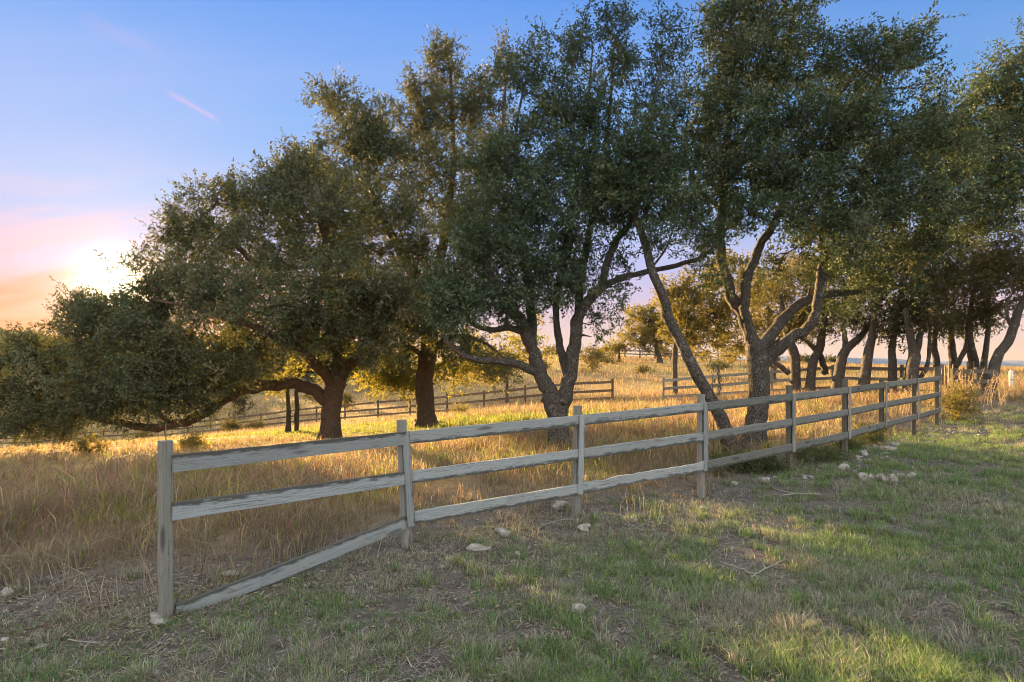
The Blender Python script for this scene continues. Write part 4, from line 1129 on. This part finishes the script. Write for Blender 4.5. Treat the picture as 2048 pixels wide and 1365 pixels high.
def rock(label, px, py, w, h, seed, Y=None, flat=0.7, group=None, name='rock', sink=0.33, deep=1.0):
    """limestone lump; w, h are its size in the photo (px); it rests on the ground under (px, py)"""
    rg = np.random.default_rng(seed)
    lo, hi = 2.0, 60.0                                   # find the ground under the pixel
    dx_, dz_ = (px - 1024) / F, -(py + h * .5 - HZ) / F
    ts = np.linspace(2, 45, 1200)
    zz = EYE + dz_ * ts - G(dx_ * ts, ts)
    Y = Y or float(ts[np.argmax(zz < 0)])
    s = Y / F
    X = dx_ * Y; z = float(G(X, Y))
    v = IV.copy()
    nz = np.zeros(len(v))
    for q in range(5):
        d = unit(rg.normal(size=3)); nz += np.maximum(0, v @ d - 0.45) * -(.45 + rg.random() * .45)
    nz += sum(np.sin(v @ (rg.normal(size=3) * (3 + 3 * q)) + rg.random() * 6) * .09 / (q + 1) for q in range(4))
    v = v * (1 + nz)[:, None]
    hw = w * s / 2 * 1.1; hh = h * s / 2 * 1.55
    v = v * np.array([hw, hw * flat * deep + .01, hh])
    a = rg.random() * .6 - .3
    c_, s_ = math.cos(a), math.sin(a)
    v = np.stack([v[:, 0] * c_ - v[:, 1] * s_, v[:, 0] * s_ + v[:, 1] * c_, v[:, 2]], -1)
    v[:, 2] += hh * (1 - sink * 1.6)
    o = mesh_np(name, v, [IF], M_rock, smooth=True)
    o.location = (X, Y, z)
    ROCK_AT.append((X, Y, hw, hw * flat + .01))
    return tag(o, label, 'rock', group)


ROCKS = [
    (1158, 1218, 30, 22, 'angular white rock lying alone in the green grass in the middle foreground'),
    (318, 1240, 56, 14, 'flat pale rock slab under the foot of the near corner post'),
    (958, 1098, 46, 16, 'low pale ledge rock left of the fallen straw below the second fence span'),
    (1000, 1066, 40, 18, 'crumbling pale ledge rock just uphill of its lower neighbour, below the second fence span'),
    (1172, 1058, 34, 13, 'bent pale rock sliver below the third post'),
    (1122, 1012, 40, 15, 'pale rock half hidden in straw left of the foot of the third post'),
    (1268, 1040, 13, 9, 'small white stone between the third and fourth posts'),
    (1406, 1019, 12, 8, 'small white stone just in front of the foot of the fourth post'),
    (1366, 1052, 9, 9, 'small upright white stone downhill left of the fourth post'),
    (1468, 967, 14, 8, 'small flat white stone right of the fourth post'),
    (1533, 961, 19, 12, 'white stone midway between the fourth and fifth posts, in front of the weeds'),
    (1621, 914, 18, 18, 'blocky white rock standing just right of the foot of the fifth post'),
    (1690, 936, 24, 12, 'white rock lying in front of the sixth post'),
    (1727, 906, 18, 14, 'white wedge rock close under the fence right of the sixth post'),
    (1776, 897, 34, 8, 'long flat tan rock in front of the seventh post'),
    (1790, 890, 22, 8, 'low tan rock right behind the long flat one at the seventh post'),
    (1804, 881, 13, 7, 'small pale rock at the start of the gravel strip, left of the eighth post'),
    (1862, 872, 16, 6, 'pale flat rock by itself below the last fence post'),
    (1785, 1039, 11, 10, 'round tan stone in the grass below the stone row'),
    (1698, 979, 10, 5, 'tiny pale stone below the left end of the stone row'),
    (1994, 1021, 10, 6, 'small white stone in the lawn near the right edge'),
    (16, 1190, 22, 18, 'grey white rock in the dry grass at the left edge'),
    (480, 1276, 20, 10, 'pale stone in the bare soil right of the near corner post foot'),
    (477, 1298, 14, 7, 'small pale stone just below the bare soil stone right of the corner post'),
    (308, 1347, 26, 12, 'white stone at the bottom edge below the near corner post'),
    (273, 1362, 18, 9, 'smaller white stone cut by the bottom edge below the near corner post'),
    (705, 1318, 15, 9, 'small white stone near the bottom edge, left of the green tufts'),
    (84, 1296, 22, 8, 'pale flat stone low at far left in the straw'),
    (262, 1153, 10, 8, 'small grey stone in dry grass left of the near corner post'),
    (992, 1169, 10, 7, 'small pale stone below the pair of ledge rocks'),
    (885, 1133, 16, 7, 'grey stone between the second post and the ledge rocks'),
    (1034, 1112, 12, 12, 'small white stone cluster peak right of the ledge rocks'),
    (465, 1151, 44, 10, 'pale gravelly rock patch behind the fallen rail'),
]
for k, (px, py, w_, h_, lb) in enumerate(ROCKS):
    rock(lb, px, py, w_, h_, 900 + k)
# the short row of stones
ROW = [(1728, 955, 20, 17), (1745, 957, 15, 13), (1757, 953, 17, 14), (1771, 958, 20, 15), (1786, 957, 22, 16), (1801, 952, 15, 13), (1821, 952, 20, 15)]
RL = ['left end stone of the short white stone row', 'second stone from the left in the short white stone row', 'small raised stone third from the left in the stone row', 'middle stone of the short white stone row',
      'biggest white stone, third from the right in the stone row', 'small stone second from the right in the stone row', 'tan stone a little apart at the right end of the stone row']
for k, ((px, py, w_, h_), lb) in enumerate(zip(ROW, RL)):
    rock(lb, px, py, w_, h_, 960 + k, group='short row of white stones on the lawn')

# gravel strip along the fence, right
def ground_under(px, py):
    dx_, dz_ = (px - 1024) / F, -(py - HZ) / F
    ts = np.linspace(2, 45, 1500)
    t = float(ts[np.argmax(EYE + dz_ * ts - G(dx_ * ts, ts) < 0)])
    return np.array([dx_ * t, t])


def gravel(name, label, anchors, n, smin, smax, spread_, seed):
    rg = np.random.default_rng(seed)
    A = np.array([ground_under(*a) for a in anchors])
    IV2, IF2 = ico(1)
    t = rg.random(n) * (len(A) - 1); i = np.minimum(t.astype(int), len(A) - 2); f = (t - i)[:, None]
    p = A[i] * (1 - f) + A[i + 1] * f + rg.normal(size=(n, 2)) * spread_
    s = smin + (smax - smin) * rg.random(n) ** 3
    V = IV2[None] * (s[:, None] * np.stack([1 + rg.random(n), .8 + rg.random(n), .5 + .4 * rg.random(n)], -1))[:, None]
    V = V * (0.75 + .5 * rg.random((n, len(IV2), 1)))
    V[..., 0] += p[:, 0, None]; V[..., 1] += p[:, 1, None]; V[..., 2] += (G(p[:, 0], p[:, 1]) + s * .2)[:, None]
    Fq = IF2[None] + (np.arange(n) * len(IV2))[:, None, None]
    o = mesh_np(name, V.reshape(-1, 3), [Fq.reshape(-1, 3)], M_rock)
    return tag(o, label, 'gravel', kind='stuff')
gravel('gravel', 'white stone chips scattered in a strip along the fence foot at right', [(1560, 965), (1680, 925), (1790, 897), (1850, 880), (1910, 866), (1935, 862)], 420, .006, .045, .28, 41)
gravel('gravel', 'pale stone chips scattered on the bare soil in the foreground', [(150, 1300), (500, 1180), (800, 1130), (1030, 1110), (1300, 1050), (1500, 985)], 330, .004, .022, .35, 42)
gravel('gravel', 'scattered stone chips in the short lawn', [(800, 1330), (1200, 1300), (1700, 1150), (1950, 1020)], 160, .004, .016, 1.0, 43)

def stick(name, label, pts, r, seed, cat='branch', parent=None, mat=None, lift=.02):
    tb = Tubes(); rg = np.random.default_rng(seed)
    base = None
    for ln_ in pts:
        P = []
        for (px, py) in ln_:
            g2 = ground_under(px, py); P.append([g2[0], g2[1], float(G(g2[0], g2[1])) + lift + rg.random() * .03])
        P = catmull(np.array(P), 5)
        P = P + rg.normal(size=P.shape) * r * .4
        if base is None: base = P[0].copy()
        tb.add(P - base, np.linspace(r, r * .45, len(P)), 7, .12, True, seed)
    o = tb.build(name, mat or M_stick); o.location = base
    return tag(o, label, cat)
stick('dead_branch', 'forked bleached dead branch lying in the short grass, right of centre', [[(1500, 1168), (1512, 1154), (1535, 1143), (1573, 1125)], [(1510, 1155), (1480, 1147), (1438, 1132)], [(1512, 1160), (1516, 1170)]], .011, 51)
stick('dead_branch', 'thin grey dead branch lying below the weeds, right of the fourth post', [[(1640, 995), (1590, 992), (1555, 985), (1540, 975)], [(1590, 992), (1560, 998)]], .012, 52)
stick('dead_branch', 'long dead stem lying on the straw below the second fence span', [[(1080, 1058), (1120, 1048), (1160, 1044), (1185, 1050)]], .008, 53)
stick('dead_branch', 'short pale stick on the bare soil left of the corner post', [[(135, 1291), (175, 1297), (210, 1298)]], .006, 54)

# ------------------------------------------------------------------ grasses
def blades(name, x, y, h, w, col, az, lean, kind_label, mat=None, cat='grass', curl=1.0, plume=None, z0=None, parent=None):
    """one grass blade each: 5 vertices, bent over along azimuth az"""
    n = len(x)
    z = (G(x, y) if z0 is None else z0) - 0.01
    dx_, dy_ = np.cos(az), np.sin(az)
    sx, sy = -dy_, dx_
    l1 = lean * 0.35; l2 = lean * curl
    h1 = h * .55; h2 = h * np.sqrt(np.clip(1 - (lean * .55) ** 2, .05, 1))
    B = np.stack([x, y, z], -1)
    Mm = B + np.stack([dx_ * l1 * h1, dy_ * l1 * h1, h1], -1)
    T = B + np.stack([dx_ * l2 * h, dy_ * l2 * h, h2], -1)
    sv = np.stack([sx, sy, np.zeros(n)], -1) * (w * .5)[:, None]
    mw = np.full(n, .8) if plume is None else np.where(plume, 2.2, .8)
    V = np.stack([B - sv, B + sv, Mm + sv * mw[:, None], Mm - sv * mw[:, None], T], 1).reshape(-1, 3)
    i = np.arange(n)[:, None] * 5
    o = mesh_np(name, V, [i + np.array([[0, 1, 2, 3]]), i + np.array([[3, 2, 4]])], mat or M_blade, {'col': np.repeat(col, 5, 0)}, parent)
    if kind_label: tag(o, kind_label, cat, kind='stuff')
    return o


def frustum(n, y0, y1, p, rg, margin=1.5, wide=.98):
    """positions denser nearby: density ~ Y^-p per metre of depth and width"""
    u = rg.random(n)
    e = 2 - p
    if abs(e) < 1e-6: Y = y0 * (y1 / y0) ** u
    else: Y = (y0 ** e + u * (y1 ** e - y0 ** e)) ** (1 / e)
    X = (rg.random(n) * 2 - 1) * (wide * Y + margin)
    return X, Y


def tufts(cx, cy, per, rad, rg):
    n = len(cx)
    a = rg.random((n, per)) * 2 * np.pi; r = np.sqrt(rg.random((n, per))) * rad[:, None]
    x = (cx[:, None] + np.cos(a) * r).ravel(); y = (cy[:, None] + np.sin(a) * r).ravel()
    az = (a + rg.normal(size=(n, per)) * .7).ravel()
    return x, y, az


def colmix(pal, idx, rg, jit=.26):
    c = np.array(pal)[idx]
    return np.clip(c * (1 + rg.normal(size=(len(c), 1)) * jit) * (1 + rg.normal(size=(len(c), 3)) * jit * .25), .004, .9)


# --- mown lawn on the near side
rg = np.random.default_rng(77)
cx, cy = frustum(44000, 3.0, 30, 1.62, rg)
side_ = fence_y(cx) - cy
clump = N1(cx, cy, 1.3, 3); clump2 = N2(cx, cy, .45, 3)
lawn = np.clip((cx * .35 + (7.5 - cy) * .25 + .6) / 2.2, 0.0, 1)          # greener towards the lower right
ok = (side_ > -.5) & (rg.random(len(cx)) < np.clip((clump - .34) * 4.5, .20, 1) * (0.62 + .38 * lawn))
cx, cy, clump, clump2, lawn = cx[ok], cy[ok], clump[ok], clump2[ok], lawn[ok]
per = 30
rad = .03 + .055 * rg.random(len(cx)) + .002 * cy
x, y, az = tufts(cx, cy, per, rad, rg)
NT0 = len(x)
gcl = np.repeat(np.clip((N3(cx, cy, .8, 3) - .40) * 5 + (lawn - .42) * 1.3 + rg.normal(size=len(cx)) * .3, 0, 1), per)
n = len(x)
g_ = rg.random(n) < (.15 + .72 * gcl)
pal = [(.175, .270, .088), (.25, .345, .12), (.125, .205, .08), (.38, .345, .26), (.47, .435, .34), (.28, .25, .195)]
idx = np.where(g_, rg.integers(0, 3, n), rg.integers(3, 6, n))
hs = np.repeat((.028 + .05 * rg.random(len(cx)) * (.4 + clump)) * (.75 + .75 * lawn), per) * (.5 + rg.random(n))
wd = (.0019 + .0015 * rg.random(n)) * (1 + y * .09)
le_ = .35 + .8 * rg.random(n); cols = colmix(pal, idx, rg)
# bigger separate tufts standing in it
bx, by = frustum(2600, 3.1, 15, 1.5, rg, 1.0)
bl = np.clip((bx * .35 + (7.5 - by) * .25 + .6) / 2.0, 0, 1)
kb = (fence_y(bx) - by > .3) & (rg.random(len(bx)) < .06 + .6 * bl * (N3(bx, by, 1.1) > .42))
bx, by, bl = bx[kb], by[kb], bl[kb]
ra = np.array(ROCK_AT); ra = np.repeat(ra[ra[:, 1] < 13], 2, 0); an = rg.random(len(ra)) * 6.283      # grass grows up round the stones
bx = np.concatenate([bx, ra[:, 0] + np.cos(an) * (ra[:, 2] + .02)]); by = np.concatenate([by, ra[:, 1] + np.sin(an) * (ra[:, 3] + .03)]); bl = np.concatenate([bl, np.full(len(ra), .3)])
pb = 110
brad = .05 + .09 * rg.random(len(bx))
x2, y2, az2 = tufts(bx, by, pb, brad, rg); n2 = len(x2)
bg_ = np.repeat(np.where(rg.random(len(bx)) < .3 + .5 * bl, .85, .2), pb)
idx2 = np.where(rg.random(n2) < bg_, rg.integers(0, 3, n2), rg.integers(3, 6, n2))
h2 = np.repeat(.06 + .07 * rg.random(len(bx)), pb) * (.5 + .8 * rg.random(n2))
x = np.concatenate([x, x2]); y = np.concatenate([y, y2]); az = np.concatenate([az, az2]); hs = np.concatenate([hs, h2])
wd = np.concatenate([wd, (.0022 + .0016 * rg.random(n2)) * (1 + y2 * .09)])
cols = np.concatenate([cols, colmix(pal, idx2, rg)]); le_ = np.concatenate([le_, .3 + .8 * rg.random(n2)])
blades('short_grass', x, y, hs, wd, cols, az, le_, 'short mixed green and straw coloured grass on the mown ground')

# --- straw litter lying flat
rg = np.random.default_rng(78)
x, y = frustum(170000, 3.0, 22, 1.7, rg)
lw = np.clip((x * .35 + (7.5 - y) * .25 + .35) / 2.2, 0, 1)
ok = (fence_y(x) - y > -1.2) & (rg.random(len(x)) < np.clip((N2(x, y, 1.1, 3) - .3) * 3.2, .1, 1) * (1 - .55 * lw))
x, y = x[ok], y[ok]; n = len(x)
az = rg.random(n) * 6.283; L = .025 + .11 * rg.random(n) ** 2.5
zb = G(x, y) + .004 + .02 * rg.random(n)
dxy = np.stack([np.cos(az), np.sin(az)], -1)
B = np.stack([x, y, zb], -1); T = np.stack([x + dxy[:, 0] * L, y + dxy[:, 1] * L, G(x + dxy[:, 0] * L, y + dxy[:, 1] * L) + .006 + .03 * rg.random(n)], -1)
sv = np.stack([-dxy[:, 1], dxy[:, 0], np.zeros(n)], -1) * ((.0016 + .0016 * rg.random(n)) * (1 + y * .1))[:, None]
i = np.arange(n)[:, None] * 4
idx = rg.integers(0, 5, n)
pal = [(.29, .25, .19), (.21, .175, .13), (.36, .32, .25), (.14, .112, .085), (.25, .22, .175)]
tag(mesh_np('straw_litter', np.stack([B - sv, B + sv, T + sv * .5, T - sv * .5], 1).reshape(-1, 3), [i + np.array([[0, 1, 2, 3]])], M_litter, {'col': np.repeat(colmix(pal, idx, rg), 4, 0)}),
    'dry straw and dead stems lying flat on the soil', 'straw', kind='stuff')

# --- fallen oak leaves
rg = np.random.default_rng(82)
x, y = frustum(26000, 3.0, 16, 1.5, rg)
ok = (fence_y(x) - y > -2.5) & (rg.random(len(x)) < np.clip((N3(x, y, .7, 3) - .3) * 3, .08, 1))
x, y = x[ok], y[ok]; n = len(x)
dv = unit(np.stack([rg.normal(size=n), rg.normal(size=n), rg.normal(size=n) * .25], -1)); nv = unit(np.stack([rg.normal(size=n) * .35, rg.normal(size=n) * .35, np.ones(n)], -1))
o = leaves_mesh('leaf_litter', np.stack([x, y, G(x, y) + .012 + .02 * rg.random(n)], -1), dv, nv, .03 + .03 * rg.random(n), .014 + .012 * rg.random(n), rg.random(n), M_litterleaf, None)
tag(o, 'small brown fallen oak leaves scattered over the soil and lawn', 'leaves', kind='stuff')

# --- tall dry grass behind the near fence
rg = np.random.default_rng(79)
cx, cy = frustum(52000, 3.2, 36, 1.45, rg, 1.2)
back_ = cy - fence_y(cx)
greenp = np.clip(np.exp(-(((cx + 3.4) / 8.0) ** 2 + ((cy - 21.5) / 5.0) ** 2)) * 1.7 - .2 + (N3(cx, cy, .35) - .5) * .5, 0, .85)  # green grass area; sunlit glow put in by brighter, yellower blades
dn = np.clip((N1(cx, cy, .7, 3) - .28) * 3.2, .12, 1) * np.clip((back_ + .25) / 3.2, .05, 1)
ok = (back_ > 0) & (rg.random(len(cx)) < dn)
cx, cy, back_, greenp = cx[ok], cy[ok], back_[ok], greenp[ok]
per = 14
x, y, az = tufts(cx, cy, per, .05 + .06 * rg.random(len(cx)), rg)
n = len(x); gp_ = np.repeat(greenp, per); bk = np.repeat(back_, per)
tone = N2(x, y, .5, 3)
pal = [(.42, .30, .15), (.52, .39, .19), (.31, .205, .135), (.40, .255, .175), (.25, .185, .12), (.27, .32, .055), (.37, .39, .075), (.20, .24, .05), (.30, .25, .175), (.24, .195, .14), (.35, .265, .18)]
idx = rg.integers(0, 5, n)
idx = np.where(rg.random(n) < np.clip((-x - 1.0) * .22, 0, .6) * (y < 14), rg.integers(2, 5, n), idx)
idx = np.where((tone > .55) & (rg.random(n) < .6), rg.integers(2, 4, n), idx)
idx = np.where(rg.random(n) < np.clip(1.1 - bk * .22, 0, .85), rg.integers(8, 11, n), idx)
isg = rg.random(n) < np.maximum(gp_, .10 + .25 * (N3(x, y, .9) > .6))
idx = np.where(isg, rg.integers(5, 8, n), idx)
hm = np.repeat(np.clip(.06 + .50 * N1(cx, cy, .55, 3) + .1 * rg.random(len(cx)), .1, .7) * np.clip(.35 + back_ * .22, .35, 1), per)
plm = rg.random(n) < .13
hm = hm * np.where((x < -2.5) & (y > 11), np.clip(1 - (y - 11) * .14, .4, 1), 1)
h = hm * .9 * (.5 + .8 * rg.random(n)) * np.where(plm, 1.4, 1) * np.where(gp_ > .4, .7, 1)
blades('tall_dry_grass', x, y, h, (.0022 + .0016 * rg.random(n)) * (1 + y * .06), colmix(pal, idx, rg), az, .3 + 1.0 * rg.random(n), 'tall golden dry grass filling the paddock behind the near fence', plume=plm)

# --- leaning dry stems by the fence foot
rg = np.random.default_rng(80)
cl_ = []
for (px, py, k) in ((1020, 1060, 40), (1190, 1045, 22), (90, 1180, 26), (180, 1230, 20), (290, 1190, 14), (1290, 1030, 20), (1420, 990, 12), (700, 1120, 26), (560, 1060, 40), (880, 1090, 22), (1050, 1020, 30)):
    g2 = ground_under(px, py); cl_.append(np.concatenate([g2 + rg.normal(size=(k, 2)) * .18, np.full((k, 1), rg.random() * 6.28)], 1))
cl_ = np.concatenate(cl_); n = len(cl_)
pal = [(.36, .30, .21), (.29, .235, .16), (.42, .36, .26)]
blades('dry_stems', cl_[:, 0], cl_[:, 1], .25 + .35 * rg.random(n), .004 + .003 * rg.random(n), colmix(pal, rg.integers(0, 3, n), rg), cl_[:, 2] + rg.normal(size=n) * .5, (.8 + .9 * rg.random(n)), 'pale bent dry stems at the foot of the near fence')

# --- far pasture
rg = np.random.default_rng(81)
x, y = frustum(150000, 30, 125, 1.6, rg, 4)
dn = np.clip((N1(x, y, .22, 4) - .25) * 3, .1, 1)
ok = rg.random(len(x)) < dn
x, y = x[ok], y[ok]; n = len(x)
pal = [(.35, .24, .115), (.42, .30, .15), (.30, .19, .115), (.23, .165, .09), (.15, .15, .055)]
idx = rg.integers(0, 4, n); idx = np.where(N2(x, y, .12, 3) > .52, np.where(rg.random(n) < .6, 4, idx), idx)
blades('pasture_grass', x, y, .18 + .3 * rg.random(n), (.016 + .012 * rg.random(n)) * (y / 45), colmix(pal, idx, rg), rg.random(n) * 6.28, .2 + .6 * rg.random(n), 'golden dry pasture grass on the slopes beyond the paddock')

# --- dry weeds: tall stalks with seed heads, by the near fence end
def dry_weeds(name, label, px0, px1, Y, n, hgt, seed, group=None):
    rg = np.random.default_rng(seed)
    tb = Tubes(); fl = []; c0 = None
    X0 = ((px0 + px1) / 2 - 1024) / F * Y; org = np.array([X0, Y, float(G(X0, Y))])
    for k in range(n):
        X = (rg.uniform(px0, px1) - 1024) / F * Y; yy = Y + rg.normal() * .35
        b = np.array([X, yy, float(G(X, yy))]); h = hgt * (.6 + .5 * rg.random())
        d = np.array([rg.normal() * .28, rg.normal() * .2, 1.0])
        bend = np.array([rg.normal() * .22, rg.normal() * .1, 0])
        P = np.array([b + d * h * t + bend * h * t * t for t in np.linspace(0, 1, 5)])
        tb.add(P - org, np.linspace(.008, .004, 5), 5)
        for q in range(14):
            t = .45 + .55 * rg.random()
            p = b + d * h * t + bend * h * t * t
            fl.append((p - org, unit(rg.normal(size=3) + np.array([0, 0, .6]))))
    root = empty(name, tuple(org), label, 'weeds', group)
    tb.build('stalks', M_stalk, root)
    Bq = np.array([f[0] for f in fl]); Dq = np.array([f[1] for f in fl]); m_ = len(Bq)
    leaves_mesh('seed_heads', Bq, Dq, unit(rg.normal(size=(m_, 3))), .05 + .06 * rg.random(m_), .012 + .014 * rg.random(m_), rg.random(m_), M_dryleaf, root)
M_dryleaf = leaf_mat('dry_leaves', [(0, (.30, .20, .10)), (.5, (.42, .30, .16)), (1, (.55, .42, .25))], (.45, .30, .12), .35)
dry_weeds('dry_weeds', 'stand of tall dry tan weeds in front of the short board panel', 1895, 1990, 20.0, 46, 1.15, 91)
dry_weeds('dry_weeds', 'tall dry weeds behind the last near fence span', 1800, 1880, 18.6, 22, 1.2, 92)
dry_weeds('dry_weeds', 'low curled dry weeds behind the fifth fence post', 1580, 1660, 15.5, 26, .95, 93)
